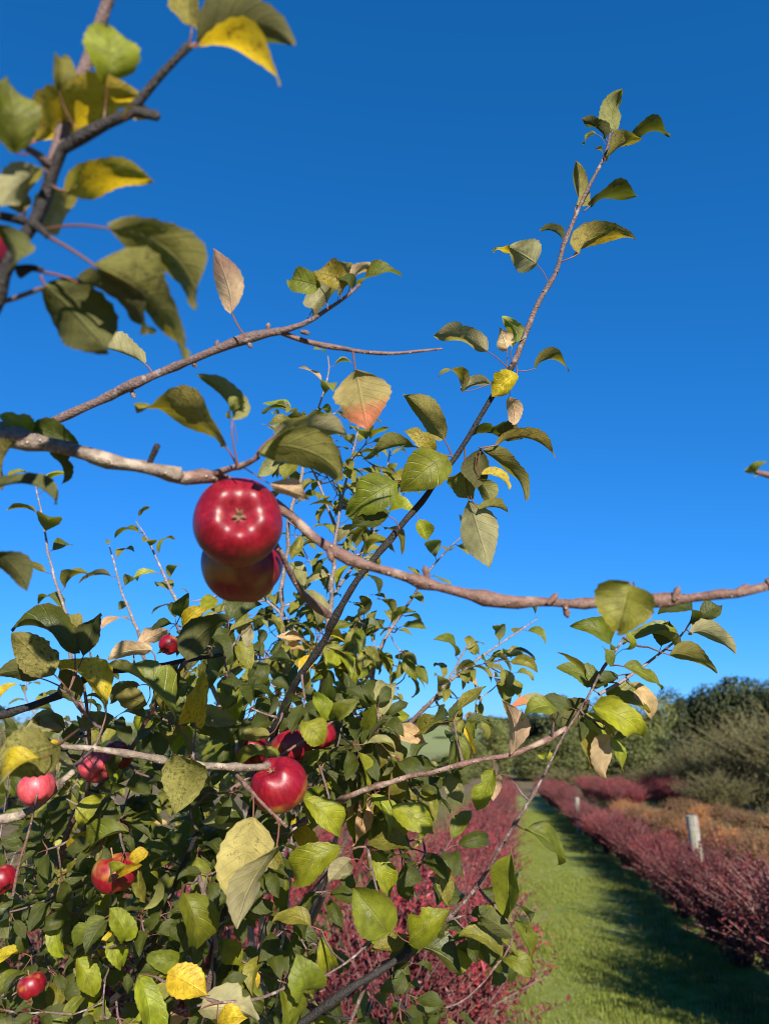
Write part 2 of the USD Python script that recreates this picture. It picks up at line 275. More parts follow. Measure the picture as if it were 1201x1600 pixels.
ground_mat = mat('ground', {
    'g': ('geometry', {}), 'n': ('noise_texture', {'scale': 0.9, 'detail': 6.0, 'roughness': 0.65}), 'n2': ('noise_texture', {'scale': 26.0, 'detail': 4.0, 'roughness': 0.7}), 'n3': ('noise_texture', {'scale': 0.012, 'detail': 3.0}),
    'c': ('rgb_ramp', {'ramp': [(0.25, (0.05, 0.035, 0.022)), (0.45, (0.13, 0.095, 0.05)), (0.6, (0.19, 0.155, 0.085)), (0.8, (0.10, 0.11, 0.03))]}),
    'm': ('mix_float', {'fac': 0.45}), 'sep': ('separate_xyz', {}), 'far': ('map_range', {'from_min': 120.0, 'from_max': 200.0, 'to_min': 0.0, 'to_max': 1.0, 'clamp': True}),
    'fc': ('rgb_ramp', {'ramp': [(0.35, (0.15, 0.19, 0.06)), (0.5, (0.20, 0.23, 0.085)), (0.65, (0.23, 0.22, 0.10))]}), 'x': ('mix_color', {}),
    'b': ('bump', {'strength': 0.8, 'distance': 0.05}), 'p': ('principled_bsdf', {'roughness': 0.95, 'specular_ior_level': 0.1})},
    [('g.position', 'n.vector'), ('g.position', 'n2.vector'), ('g.position', 'n3.vector'), ('n.fac', 'm.a'), ('n2.fac', 'm.b'), ('m.result', 'c.fac'), ('g.position', 'sep.vector'), ('sep.y', 'far.value'),
     ('n3.fac', 'fc.fac'), ('c.color', 'x.a'), ('fc.color', 'x.b'), ('far.result', 'x.fac'), ('x.result', 'p.base_color'), ('n2.fac', 'b.height'), ('b.normal', 'p.normal')], 'p.BSDF')
gx = np.r_[-3000, -1500, -700, -350, -180, np.linspace(-100, 100, 21), 180, 350, 700, 1500, 3000.0]
gy = np.r_[-400, -200, -60, -20, 0, np.linspace(10, 60, 6), np.linspace(70, 260, 10), 300, 350, 400, 450, 520, 600, 700, 850, 1200, 2000, 4000.0]
tag(obj('ground', grid(gx, gy), ground_mat, smooth=True), 'rough tan and green orchard ground falling away to a distant pale field', None, None, 'structure')

SLOPE = 0.16
def lane(off, y): return SLOPE * y + off          # x of a line that runs along the mown path, OFF metres right of the path's left edge
grass_mat = mat('mown_grass', {
    'g': ('geometry', {}), 'mp': ('mapping', {'scale': (1.0, 0.55, 1.0)}), 'n': ('noise_texture', {'scale': 1.6, 'detail': 5.0, 'roughness': 0.6}), 'n2': ('noise_texture', {'scale': 70.0, 'detail': 3.0, 'roughness': 0.7}), 'm': ('mix_float', {'fac': 0.4}),
    'c': ('rgb_ramp', {'ramp': [(0.3, (0.13, 0.17, 0.025)), (0.45, (0.19, 0.23, 0.045)), (0.58, (0.27, 0.29, 0.09)), (0.75, (0.29, 0.26, 0.12))]}),
    'b': ('bump', {'strength': 0.9, 'distance': 0.03}), 'p': ('principled_bsdf', {'roughness': 0.9, 'specular_ior_level': 0.15})},
    [('g.position', 'mp.vector'), ('mp.vector', 'n.vector'), ('g.position', 'n2.vector'), ('n.fac', 'm.a'), ('n2.fac', 'm.b'), ('m.result', 'c.fac'), ('c.color', 'p.base_color'), ('n2.fac', 'b.height'), ('b.normal', 'p.normal')], 'p.BSDF')
py_ = np.linspace(0.5, 59.5, 60); tcol = np.linspace(0, 1, 7)
L_ = lane(-0.45, py_) + 0.10 * (meshkit.noise(np.stack([py_ * 0.8, 0 * py_, 0 * py_], -1), 3) - 0.5)
R_ = lane(2.15, py_) + 0.10 * (meshkit.noise(np.stack([py_ * 0.8, 0 * py_, 0 * py_], -1), 4) - 0.5)
X = L_[:, None] + (R_ - L_)[:, None] * tcol; Y = np.repeat(py_[:, None], 7, 1)
v = np.stack([X, Y, H(X, Y) + 0.006], -1).reshape(-1, 3); i = (np.arange(59)[:, None] * 7 + np.arange(6)[None]).ravel()
tag(obj('path', (v, np.vstack([np.stack([i, i + 1, i + 8], 1), np.stack([i, i + 8, i + 7], 1)])), grass_mat, smooth=True), 'mown green grass path running between the red bush rows', None, None, 'structure')

def tuft(n, h, w, spread, seed, lean=0.5):
    r = np.random.default_rng(seed); v, f = [], []
    for k in range(n):
        a = r.uniform(0, 2 * np.pi); b = A([r.normal(0, spread), r.normal(0, spread), 0]); hh = h * r.uniform(0.55, 1.15)
        d = A([np.cos(a), np.sin(a), 0]); s = A([-d[1], d[0], 0]) * w / 2; le = r.uniform(0.1, lean)
        mid = b + A([0, 0, hh * 0.55]) + d * hh * le * 0.3; tp = b + A([0, 0, hh * (1 - 0.3 * le)]) + d * hh * le
        i = len(v); v += [b - s, b + s, mid + s * 0.8, mid - s * 0.8, tp]; f += [[i, i + 1, i + 2], [i, i + 2, i + 3], [i + 3, i + 2, i + 4]]
    return A(v), A(f)

def instancer(name, label, protos, mats, pts, scl, seed, cat='grass'):
    pi = UsdGeom.PointInstancer.Define(stage, '/World/' + name); tag(pi.GetPrim(), label, cat, None, 'stuff')
    r = np.random.default_rng(seed); paths = []
    for k, (p, mt) in enumerate(zip(protos, mats)):
        mm = usdkit.mesh(stage, f'/World/{name}/tuft' + (f'_{k:03d}' if k else ''), p, mt); paths.append(mm.GetPath())
    pi.CreatePrototypesRel().SetTargets(paths)
    n = len(pts); a = r.uniform(0, 2 * np.pi, n)
    pi.CreatePositionsAttr(Vt.Vec3fArray.FromNumpy(np.asarray(pts, np.float32)))
    pi.CreateOrientationsAttr(Vt.QuathArray([Gf.Quath(float(np.cos(t / 2)), 0, 0, float(np.sin(t / 2))) for t in a]))
    pi.CreateScalesAttr(Vt.Vec3fArray.FromNumpy(np.repeat(np.asarray(scl, np.float32)[:, None], 3, 1)))
    pi.CreateProtoIndicesAttr(Vt.IntArray.FromNumpy(r.integers(0, len(protos), n).astype(np.int32)))

blade_mat = scatter_mat('grass_blade', [(0.0, (0.17, 0.20, 0.03)), (0.5, (0.26, 0.285, 0.065)), (0.85, (0.35, 0.37, 0.15)), (1.0, (0.44, 0.38, 0.20))], 0.35, 0.5)
straw_mat = scatter_mat('straw_blade', [(0.0, (0.10, 0.10, 0.03)), (0.4, (0.24, 0.19, 0.09)), (0.8, (0.34, 0.27, 0.15)), (1.0, (0.15, 0.08, 0.05))], 0.3, 0.7)
r = np.random.default_rng(11)
yy = 4.6 + 30 * r.random(12000) ** 1.9; xx = lane(-0.4, yy) + 2.4 * r.random(12000)
gn = meshkit.fbm(np.stack([xx * 1.6, yy * 0.9, 0 * yy], -1), 3, 2)
instancer('grass', 'short mown grass blades covering the path', [tuft(18, 0.030, 0.0032, 0.035, s, 0.9) for s in (1, 2, 3)], [blade_mat] * 3, np.stack([xx, yy, H(xx, yy) + 0.004], 1), r.uniform(0.6, 1.2, 12000) * (1 + yy / 40) * np.clip(0.25 + 1.6 * gn, 0.4, 1.7), 5)
yy = 3.2 + 50 * r.random(5200) ** 1.6; oo = np.where(r.random(5200) < 0.5, r.uniform(2.4, 22, 5200), r.uniform(-9, -0.35, 5200)); xx = lane(oo, yy)
instancer('dry_grass', 'tall straw coloured grass growing between the bush rows', [tuft(22, 0.38, 0.006, 0.09, s, 0.7) for s in (4, 5, 6)], [straw_mat, straw_mat, blade_mat], np.stack([xx, yy, H(xx, yy) - 0.01], 1), r.uniform(0.4, 1.35, 5200), 6)

r = np.random.default_rng(14); yy = 4.5 + 22 * r.random(900) ** 1.6; ff = np.where(r.random(900) < 0.6, r.normal(1.55, 0.16, 900), r.normal(-0.12, 0.14, 900)); xx = lane(ff, yy)
instancer('edge_grass', 'longer uneven grass along both edges of the path', [tuft(20, 0.13, 0.0045, 0.05, s, 0.9) for s in (7, 8)], [blade_mat, straw_mat], np.stack([xx, yy, H(xx, yy) - 0.004], 1), r.uniform(0.4, 1.3, 900), 16)
r = np.random.default_rng(12)
yy = 4.6 + 14 * r.random(900) ** 1.5; ff = r.random(900); ff = np.where(r.random(900) < 0.65, ff ** 2 * 1.1, 2.0 - 0.9 * ff ** 2); keep = meshkit.noise(np.stack([lane(ff, yy) * 2.2, yy * 1.1, 0 * yy], -1), 9) > 0.42
instancer('fallen_leaves', 'small red and brown leaves fallen on the grass path', [(A([[-.016, 0, .0], [0, -.009, .006], [.018, 0, .002], [0, .009, .007]]), A([[0, 1, 2], [0, 2, 3]]))] * 2, [scatter_mat('fallen_red', [(0.0, (0.30, 0.06, 0.05)), (1.0, (0.40, 0.16, 0.10))]), scatter_mat('fallen_brown', [(0.0, (0.24, 0.15, 0.07)), (1.0, (0.36, 0.26, 0.14))])],
          np.stack([lane(ff, yy), yy, H(0, yy) + 0.026], 1)[keep], r.uniform(0.7, 1.3, int(keep.sum())), 8, 'leaves')

# ------------------------------------------------------------------ blueberry bushes
UsdGeom.Scope.Define(stage, '/World/Looks')
protos_root = stage.CreateClassPrim('/_protos')
def proto(name): return stage.CreateClassPrim(f'/_protos/{name}')

def quad_leaves(c, ax, nr, l, w):
    "folded diamond leaves: centres, axes, normals (n x 3), lengths, widths (n)"
    s = np.cross(ax, nr); s /= np.maximum(np.linalg.norm(s, axis=1, keepdims=True), 1e-9); nr = np.cross(s, ax)
    l = l[:, None]; w = w[:, None]
    b = c - ax * l / 2; t = c + ax * l / 2 - nr * l * 0.12; p = c + s * w / 2 + nr * w * 0.18 - ax * l * 0.05; q = c - s * w / 2 + nr * w * 0.18 - ax * l * 0.05
    n = len(c); v = np.stack([b, p, t, q], 1).reshape(-1, 3); i = np.arange(n)[:, None] * 4
    return v, np.vstack([i + A([0, 1, 2]), i + A([0, 2, 3])])

def rand_unit(r, n):
    v = r.normal(size=(n, 3)); return v / np.linalg.norm(v, axis=1, keepdims=True)

def shrub(name, seed, mat_leaf, mat_stem, shoots, per, h, rad, leaf, lean=0.8, start=0.3, stem_r=0.006, up=0.35, sub=3):
    r = np.random.default_rng(seed); pr = proto(name); st, C, AX = [], [], []
    for k in range(shoots):
        a = r.uniform(0, 2 * np.pi); q = r.random() ** 0.5 * lean; d = A([np.cos(a), np.sin(a), 0])
        hh = h * r.uniform(0.72, 1.12) * (1 - 0.30 * q * q)
        base = d * rad * 0.15 * r.random(); tip = d * rad * q * r.uniform(0.85, 1.15) + A([0, 0, hh]); mid = lerp(base, tip, 0.5) + A([0, 0, 0.12 * h]) - d * 0.06 * rad + r.normal(0, 0.03 * h, 3)
        c = curve([base, mid, tip], 7); st.append((*tube(c, np.linspace(stem_r, stem_r * 0.3, 7), 3), None))
        lines = [(c, per)]
        for j in range(sub):
            t0 = r.uniform(0.35, 0.8); p0 = c[int(t0 * 6)]; dv = unit(unit(tip - base) + 0.8 * rand_unit(r, 1)[0] + A([0, 0, 0.3])); ln = h * r.uniform(0.14, 0.3)
            cc = curve([p0, p0 + dv * ln * 0.5, p0 + dv * ln + A([0, 0, ln * 0.15])], 4); st.append((*tube(cc, np.linspace(stem_r * 0.5, stem_r * 0.25, 4), 3), None)); lines.append((cc, per // 2))
        for j, (cc, n) in enumerate(lines):
            t = r.uniform(start if j == 0 else 0.1, 1.0, n); x = t * (len(cc) - 1); i0 = np.minimum(x.astype(int), len(cc) - 2); f = (x - i0)[:, None]
            pos = cc[i0] * (1 - f) + cc[i0 + 1] * f; tang = unit(cc[-1] - cc[0])
            ax = rand_unit(r, n) + up * tang * 2; ax /= np.linalg.norm(ax, axis=1, keepdims=True)
            C.append(pos + ax * leaf * 0.55); AX.append(ax)
    C, AX = np.vstack(C), np.vstack(AX); n = len(C)
    v, f = quad_leaves(C, AX, 0.8 * rand_unit(r, n) + A([0, 0, 0.55]) + 0.9 * C * A([1, 1, 0]) / rad, leaf * r.uniform(0.7, 1.25, n), leaf * 0.5 * r.uniform(0.7, 1.2, n))
    v[:, 2] = np.maximum(v[:, 2], 0.02)
    usdkit.mesh(stage, pr.GetPath().pathString + '/foliage', (v, f), mat_leaf)
    sv, sf, _ = join(st); usdkit.mesh(stage, pr.GetPath().pathString + '/stems', (sv, sf), mat_stem)
    tag(stage.GetPrimAtPath(pr.GetPath().pathString + '/foliage'), kind='stuff')
    tag(stage.GetPrimAtPath(pr.GetPath().pathString + '/stems'), kind='stuff')
    return pr

crimson = scatter_mat('bush_crimson', [(0.0, (0.13, 0.025, 0.028)), (0.25, (0.37, 0.042, 0.058)), (0.55, (0.54, 0.09, 0.112)), (0.76, (0.55, 0.18, 0.16)), (0.9, (0.46, 0.25, 0.11)), (1.0, (0.22, 0.19, 0.06))], 0.3, 0.45, 0.34)
rusty = scatter_mat('bush_rusty', [(0.0, (0.18, 0.10, 0.04)), (0.25, (0.46, 0.20, 0.07)), (0.5, (0.50, 0.33, 0.11)), (0.75, (0.38, 0.33, 0.10)), (1.0, (0.22, 0.24, 0.06))], 0.3, 0.5, 0.6)
twig_mat = plain('bush_twig', (0.10, 0.055, 0.045), 0.8, 0.3, 20)
RED = [shrub('crimson_bush_a', 1, crimson, twig_mat, 84, 50, 1.04, 0.80, 0.031, 0.9, 0.06), shrub('crimson_bush_b', 2, crimson, twig_mat, 80, 50, 1.10, 0.76, 0.031, 0.9, 0.06), shrub('crimson_bush_c', 3, crimson, twig_mat, 86, 48, 0.98, 0.82, 0.030, 0.9, 0.06)]
RUST = [shrub('rusty_bush_a', 4, rusty, twig_mat, 66, 44, 0.95, 0.85, 0.038, 0.95, 0.08), shrub('rusty_bush_b', 5, rusty, twig_mat, 66, 44, 0.88, 0.85, 0.036, 0.95, 0.08)]
r = np.random.default_rng(21)
def ordinal(k): return ORD[k] + (' from the camera' if k else ' to the camera')
def row(off, ys, protos, name, colour, where, group, s0=0.9, s1=1.15):
    for k, y in enumerate(ys):
        y = y + r.uniform(-0.12, 0.12); x = lane(off, y) + r.uniform(-0.1, 0.1); s = r.uniform(s0, s1) * (1.0 if off < 0 else float(np.interp(y, [6.2, 8.9, 30, 33], [1.12, 0.80, 0.80, 1.0])))
        copy_of(protos[int(r.integers(len(protos)))], name, f'{colour}, {ordinal(k)} {where}', 'bush', (x, y, float(H(x, y)) - 0.02), r.uniform(0, 6.28), (s, s, s * r.uniform(0.93, 1.08)), group)
row(2.02, np.r_[4.3:30:0.78], RED, 'blueberry_bush', 'crimson blueberry bush', 'right of the grass path', 'bushes in the row right of the path', 0.9, 1.05)
row(2.08, np.r_[30.5:58:1.2], RED, 'blueberry_bush', 'small far crimson bush', 'at the far end right of the path', 'far bushes right of the path', 1.0, 1.2)
row(-0.52, np.r_[3.6:22:0.85], RED, 'blueberry_bush', 'crimson blueberry bush', 'left of the grass path', 'bushes in the row left of the path')
row(-0.55, np.r_[22.5:56:2.0], RED, 'blueberry_bush', 'small far crimson bush', 'at the far end left of the path', 'far bushes left of the path', 1.0, 1.3)
row(-2.3, np.r_[4.4:18:1.05], RED, 'blueberry_bush', 'crimson bush behind apple leaves', 'in the second left row', 'bushes in the second row on the left')
row(3.9, np.r_[9:30:1.15], RUST, 'rusty_bush', 'orange brown bush', 'in the second row right of the path', 'orange brown bushes right of the path', 0.85, 1.05)
row(6.3, np.r_[13:33:1.7], RUST, 'rusty_bush', 'brown and green bush', 'in the third row right of the path', 'brown bushes further right', 0.7, 1.1)
row(5.0, np.r_[33:54:1.6], RED, 'blueberry_bush', 'dull crimson bush', 'in the distant clump beyond the second row', 'distant crimson clump', 1.15, 1.5)
row(8.0, np.r_[36:54:2.0], RED, 'blueberry_bush', 'dull purple red bush', 'in the distant clump under the pale scrub', 'distant crimson clump under the scrub', 1.15, 1.5)

# ------------------------------------------------------------------ posts
post_mat = mat('grey_wood', {'g': ('texture_coordinate', {}), 'mp': ('mapping', {'scale': (60.0, 60.0, 5.0)}), 'n': ('noise_texture', {'scale': 1.0, 'detail': 5.0, 'roughness': 0.7}), 'n2': ('noise_texture', {'scale': 9.0, 'detail': 3.0}),
    'c': ('rgb_ramp', {'ramp': [(0.3, (0.06, 0.052, 0.042)), (0.5, (0.18, 0.165, 0.14)), (0.7, (0.29, 0.27, 0.23))]}), 'd': ('map_range', {'from_min': 0.45, 'from_max': 0.65, 'to_min': 0.0, 'to_max': 0.6, 'clamp': True}), 'x': ('mix_color', {'b': (0.17, 0.17, 0.11)}),
    'b': ('bump', {'strength': 0.8, 'distance': 0.006}), 'p': ('principled_bsdf', {'roughness': 0.85})},
    [('g.object', 'mp.vector'), ('mp.vector', 'n.vector'), ('g.object', 'n2.vector'), ('n.fac', 'c.fac'), ('n2.fac', 'd.value'), ('d.result', 'x.fac'), ('c.color', 'x.a'), ('x.result', 'p.base_color'), ('n.fac', 'b.height'), ('b.normal', 'p.normal')], 'p.BSDF')
def post(x, y, top, rad, tilt, label, seed):
    t = thing('fence_post', label, 'post', (x, y, float(H(x, y)) - 0.05), 0.3)
    h = top - float(H(x, y)) + 0.05; n = 14; zz = np.r_[np.linspace(0, h - 0.03, n - 2), h - 0.008, h]; rr = rad * (1 + 0.06 * (meshkit.noise(np.stack([zz * 5, 0 * zz, 0 * zz + seed], -1)) - 0.5)); rr[-1] *= 0.82
    v, f = tube(np.stack([zz * tilt[0], zz * tilt[1], zz], 1), rr, 14, False)
    k = len(v); v = np.vstack([v, [[zz[-1] * tilt[0], zz[-1] * tilt[1], h + 0.004]]]); f = np.vstack([f, [[(n - 1) * 14 + j, (n - 1) * 14 + (j + 1) % 14, k] for j in range(14)]])
    v[:, :2] += 0.05 * rad * (meshkit.noise(v * 18, seed)[:, None] - 0.5)
    obj('shaft', (v, f), post_mat, t, smooth=40)
    w = []
    for s in (0.12, 0.2):
        zc = h - s; a = np.linspace(0, 2 * np.pi, 13); w.append((*tube(np.stack([zc * tilt[0] + np.cos(a) * (rad + 0.002), zc * tilt[1] + np.sin(a) * (rad + 0.002), zc + 0 * a], 1), 0.0018, 4, False), None))
    wv, wf, _ = join(w); obj('wire_tie', (wv, wf), twig_mat, t)
p = P(1086, 1274, 10.4); post(p[0], p[1], p[2], 0.078, (-0.06, 0.0), 'weathered grey wooden post, the nearer of two standing in the red row', 1)
p = P(901, 1246, 20.5); post(p[0], p[1], p[2], 0.06, (0.0, 0.01), 'thin pale wooden post further down the red row, smaller of the two', 2)

# ------------------------------------------------------------------ far trees and scrub
tree_dark = scatter_mat('tree_dark', [(0.0, (0.024, 0.034, 0.011)), (0.5, (0.055, 0.068, 0.02)), (0.85, (0.09, 0.095, 0.03)), (1.0, (0.13, 0.11, 0.04))], 0.2, 0.6, 0.5)
tree_olive = scatter_mat('tree_olive', [(0.0, (0.09, 0.10, 0.028)), (0.5, (0.17, 0.18, 0.05)), (0.85, (0.24, 0.23, 0.075)), (1.0, (0.29, 0.23, 0.09))], 0.2, 0.6, 0.5)
scrub_mat = scatter_mat('scrub_leaf', [(0.0, (0.11, 0.10, 0.035)), (0.4, (0.21, 0.19, 0.07)), (0.8, (0.30, 0.26, 0.11)), (1.0, (0.18, 0.20, 0.06))], 0.25, 0.7, 0.4)
scrub_twig = plain('scrub_twig', (0.19, 0.16, 0.10), 0.9, 0.3, 3)
trunk_mat = plain('far_trunk', (0.09, 0.07, 0.055), 0.9, 0.3, 3)
def crown_proto(name, seed, lm, leaf, n, blobs, trunk=0.16):
    "a tree of height 1 and width 1"
    r = np.random.default_rng(seed); pr = proto(name); C, N = [], []; limbs = []
    for k in range(blobs):
        a = r.uniform(0, 2 * np.pi); q = r.random() ** 0.5 * 0.30; zc = r.uniform(0.14, 0.80); q *= 1.15 - abs(zc - 0.4); rad = r.uniform(0.14, 0.22)
        c = A([np.cos(a) * q, np.sin(a) * q, zc]); limbs.append((*tube(curve([[0, 0, trunk * 0.8], lerp(A([0, 0, trunk]), c, 0.5) + A([0, 0, -0.03]), c], 5), np.linspace(0.018, 0.004, 5), 4), None))
        d = rand_unit(r, n // blobs); s = rad * (0.62 + 0.42 * r.random(len(d)) ** 0.6) * (0.8 + 0.4 * meshkit.noise(d * 2.5 + k))
        C.append(c + d * s[:, None]); N.append(d + 0.5 * rand_unit(r, len(d)))
    C, N = np.vstack(C), np.vstack(N); m_ = len(C); C[:, 2] = np.clip(C[:, 2], 0.06, 1.0)
    N /= np.linalg.norm(N, axis=1, keepdims=True); ax = np.cross(N, rand_unit(r, m_)); ax /= np.linalg.norm(ax, axis=1, keepdims=True)
    v, f = quad_leaves(C, ax, N, leaf * r.uniform(0.6, 1.3, m_), leaf * 0.75 * r.uniform(0.6, 1.3, m_))
    usdkit.mesh(stage, pr.GetPath().pathString + '/crown', (v, f), lm)
    v, f, _ = join([(*tube(curve([[0, 0, -0.03], [0.004, 0, 0.15], [0.0, 0.006, 0.45]], 6), np.linspace(0.03, 0.012, 6), 7), None)] + limbs)
    usdkit.mesh(stage, pr.GetPath().pathString + '/trunk', (v, f), trunk_mat)
    return pr
TD = [crown_proto('dark_tree_a', 31, tree_dark, 0.034, 9000, 22), crown_proto('dark_tree_b', 32, tree_dark, 0.034, 9000, 20)]
TO = [crown_proto('olive_tree_a', 33, tree_olive, 0.036, 8000, 20), crown_proto('olive_tree_b', 34, tree_olive, 0.036, 8000, 19)]
SC = [shrub('pale_scrub_a', 41, scrub_mat, scrub_twig, 120, 90, 1.0, 0.55, 0.019, 0.95, 0.06, 0.0016, 0.05), shrub('pale_scrub_b', 42, scrub_mat, scrub_twig, 120, 90, 1.0, 0.55, 0.019, 0.95, 0.06, 0.0016, 0.05)]
def stand(pr, name, px, top, d, wpx, label, cat, group, k=0, wide=1.3):
    x = P(px, 800, d)[0]; v = P(px, top, 1) - EYE; yv = d / math.cos(PITCH)
    tp = EYE + v * (yv / v[1]); g = float(H(tp[0], tp[1])); h = tp[2] - g; w = wpx / F * d
    copy_of(pr, name, label, cat, (tp[0], tp[1], g - 0.02 * h), k * 2.1, (w * wide, w * wide, h * 1.04), group)
far = [(1140, 1050, 98, 130, 0), (1068, 1070, 100, 90, 0), (1195, 1056, 94, 110, 0), (1240, 1040, 90, 140, 0), (1012, 1088, 92, 80, 1), (958, 1090, 96, 95, 1), (905, 1092, 104, 80, 0), (862, 1088, 100, 78, 1), (815, 1104, 108, 80, 0),
       (772, 1120, 100, 70, 1), (735, 1150, 95, 62, 1), (985, 1135, 82, 110, 1), (905, 1140, 84, 100, 1), (840, 1150, 86, 95, 1), (1050, 1150, 84, 90, 0)]
far.sort(key=lambda q: -q[0])
for k, (px, top, d, w, dk) in enumerate(far):
    stand((TO if dk else TD)[k % 2], 'far_tree', px, top, d, w, f'{["dark green", "olive green"][dk]} rounded tree behind the bush rows, {ORD[k] if k else "first"} crown from the right', 'tree', 'trees behind the bush rows', k)
for k, (px, top, d, w) in enumerate([(1175, 1112, 36, 200), (1085, 1160, 42, 120), (1240, 1096, 30, 200), (1030, 1190, 46, 110), (1120, 1205, 30, 120), (960, 1212, 55, 90), (880, 1200, 62, 90)]):
    stand(SC[k % 2], 'scrub_bush', px, top, d, w, ['large pale brown scrub bush at the right edge under the dark trees', 'grey brown scrub bush left of the largest scrub bush', 'tall tan scrub bush cut by the right edge of the picture', 'low brown scrub in front of the olive trees',
          'short tan scrub bush just behind the grey post', 'small brown scrub behind the crimson clump', 'small scrub above the far end of the grass path'][k], 'shrub', 'pale scrub bushes on the right', k)
for k, (px, top, d, w, dk) in enumerate([(700, 1180, 78, 70, 1), (655, 1192, 72, 70, 1), (600, 1195, 74, 80, 1), (540, 1190, 78, 80, 0), (470, 1175, 80, 85, 1), (400, 1120, 110, 70, 0), (350, 1125, 112, 70, 1), (295, 1140, 100, 80, 0), (230, 1135, 96, 80, 1), (165, 1130, 92, 80, 0), (-40, 1105, 60, 120, 1)]):
    stand((TO if dk else TD)[k % 2], 'far_tree', px, top, d, w, f'{["dark", "olive"][dk]} hedge tree seen through apple leaves, {ORD[k] if k else "first"} leftwards from the path', 'tree', 'hedge trees behind the apple leaves', k + 3)
for k, (px, top, d, w) in enumerate([(45, 1118, 34, 130), (120, 1150, 40, 110), (-30, 1140, 30, 120)]):
    stand(SC[k % 2], 'scrub_bush', px, top, d, w, ['pale yellowish scrub bush at the far left behind the apple tree', 'pale scrub bush behind the two pink apples on the left', 'pale scrub bush cut by the left edge'][k], 'shrub', 'pale scrub on the left', k)
for k, px in enumerate(np.r_[380:905:21]):
    stand(TD[k % 2], 'far_tree', px + r.uniform(-6, 6), 1131 - r.uniform(4, 15), 640 + r.uniform(-40, 60), r.uniform(24, 46), f'tiny dark tree on the distant skyline, {ORD[k] if k else "first"} from the left', 'tree', 'skyline trees', k)
for k, (px, top, w) in enumerate([(690, 1151, 26), (672, 1156, 22), (712, 1150, 26), (735, 1150, 20)]):
    stand(TO[k % 2], 'far_tree', px, top, 300 + 9 * k, w, f'small tree standing in the pale distant field, {["leftmost but one", "leftmost", "second from right", "rightmost"][k]}', 'tree', 'trees in the distant field', k)

# ------------------------------------------------------------------ apple leaves
def leaf(B, T, W, nrm, fold=0.2, curl=0.5, twist=0.0, wav=0.05, nt=11, nu=6, seed=0, attach=None, asym=0.0):
    "a serrate apple leaf from its base B to its tip T; NRM: which way the upper side looks; ATTACH: where its stalk meets the twig"
    r = np.random.default_rng(seed)
    L = np.linalg.norm(T - B); ey = (T - B) / L; ez = unit(nrm - ey * (nrm @ ey)); ex = np.cross(ey, ez)
    t = np.linspace(0, 1, nt) ** 0.92
    prof = np.sin(np.pi * np.clip(t, 0, 1) ** 0.90) ** 0.82 * (1 - 0.30 * t**5); prof /= prof.max(); prof[0] = 0.05; prof[-1] = 0.012
    th = -curl * (t - 0.35) * 1.6 + 0.3 * np.sin(t * 5 + r.uniform(0, 6)) * wav * 4
    dt = np.diff(t); mid_y = np.r_[0, np.cumsum(np.cos(0.5 * (th[1:] + th[:-1])) * dt)]; mid_z = np.r_[0, np.cumsum(np.sin(0.5 * (th[1:] + th[:-1])) * dt)]
    ch = math.hypot(mid_y[-1], mid_z[-1]); ca, sa = mid_y[-1] / ch, mid_z[-1] / ch
    my, mz = (mid_y * ca + mid_z * sa) * L / ch, (-mid_y * sa + mid_z * ca) * L / ch; th = th - math.atan2(sa, ca)
    u = np.linspace(-1, 1, nu + 1); ph = r.uniform(0, 6.28, 4); side = np.sign(u); au = np.abs(u)
    tt, uu = np.meshgrid(t, u, indexing='ij'); aa = np.abs(uu)
    hw = W / 2 * prof[:, None] * (1 + asym * np.sign(uu)) * np.ones_like(uu)
    teeth = np.where((np.arange(nt) % 2 == 0)[:, None], 1.0, -1.0) * 0.034 * (aa > 0.99)
    hw = hw * (1 + teeth + 0.08 * np.sin(tt * 7 + np.where(uu > 0, ph[0], ph[1])) * aa)
    if r.random() < 0.4:
        for _ in range(int(r.integers(1, 3))):
            bt, bs = r.uniform(0.25, 0.95), r.choice([-1, 1]); hw = hw * (1 - r.uniform(0.15, 0.5) * np.exp(-((tt - bt) / r.uniform(0.04, 0.09)) ** 2) * (uu * bs > 0.3))
    fa = fold * (1 + 0.5 * np.sin(3 * tt + ph[2]))
    x = uu * hw * np.cos(fa); zl = aa**1.3 * hw * np.sin(fa)
    zl = zl + wav * W * aa**2 * np.sin(tt * 9 + np.where(uu > 0, ph[0], ph[3])) + 0.02 * W * np.sin(np.pi * (tt * 7.5 - aa * 3.6)) * (1 - aa) * (aa > 0.01)
    roll = r.normal(0, 0.5) * wav * 6; zl = zl + roll * W * np.maximum(aa - 0.6, 0)**2 * (uu > 0)
    tw = twist * (tt - 0.4); x, zl = x * np.cos(tw) - zl * np.sin(tw), x * np.sin(tw) + zl * np.cos(tw)
    Y = my[:, None] - zl * np.sin(th)[:, None]; Z = mz[:, None] + zl * np.cos(th)[:, None]
    v = B + x[..., None] * ex + Y[..., None] * ey + Z[..., None] * ez
    v = v.reshape(-1, 3); uv = np.stack([uu * 0.5 + 0.5, tt], -1).reshape(-1, 2)
    k = nu + 1; i = (np.arange(nt - 1)[:, None] * k + np.arange(nu)[None]).ravel(); f = np.vstack([np.stack([i, i + 1, i + k + 1], 1), np.stack([i, i + k + 1, i + k], 1)])
    parts = [(v, f, uv)]
    if attach is not None:
        d0 = unit(v[k + nu // 2] - v[nu // 2]); ln = np.linalg.norm(B - attach)
        c = curve([attach, lerp(attach, B, 0.6) - d0 * ln * 0.12 + A([0, 0, 0.05 * ln]), B + d0 * 0.02 * L], 6); pv, pf = tube(c, np.linspace(0.0011, 0.0008, 6) * min(1.0, L / 0.06), 4, False)
        parts.append((pv, pf, np.stack([np.full(len(pv), 0.5), np.full(len(pv), -0.5)], 1)))
    return join(parts)

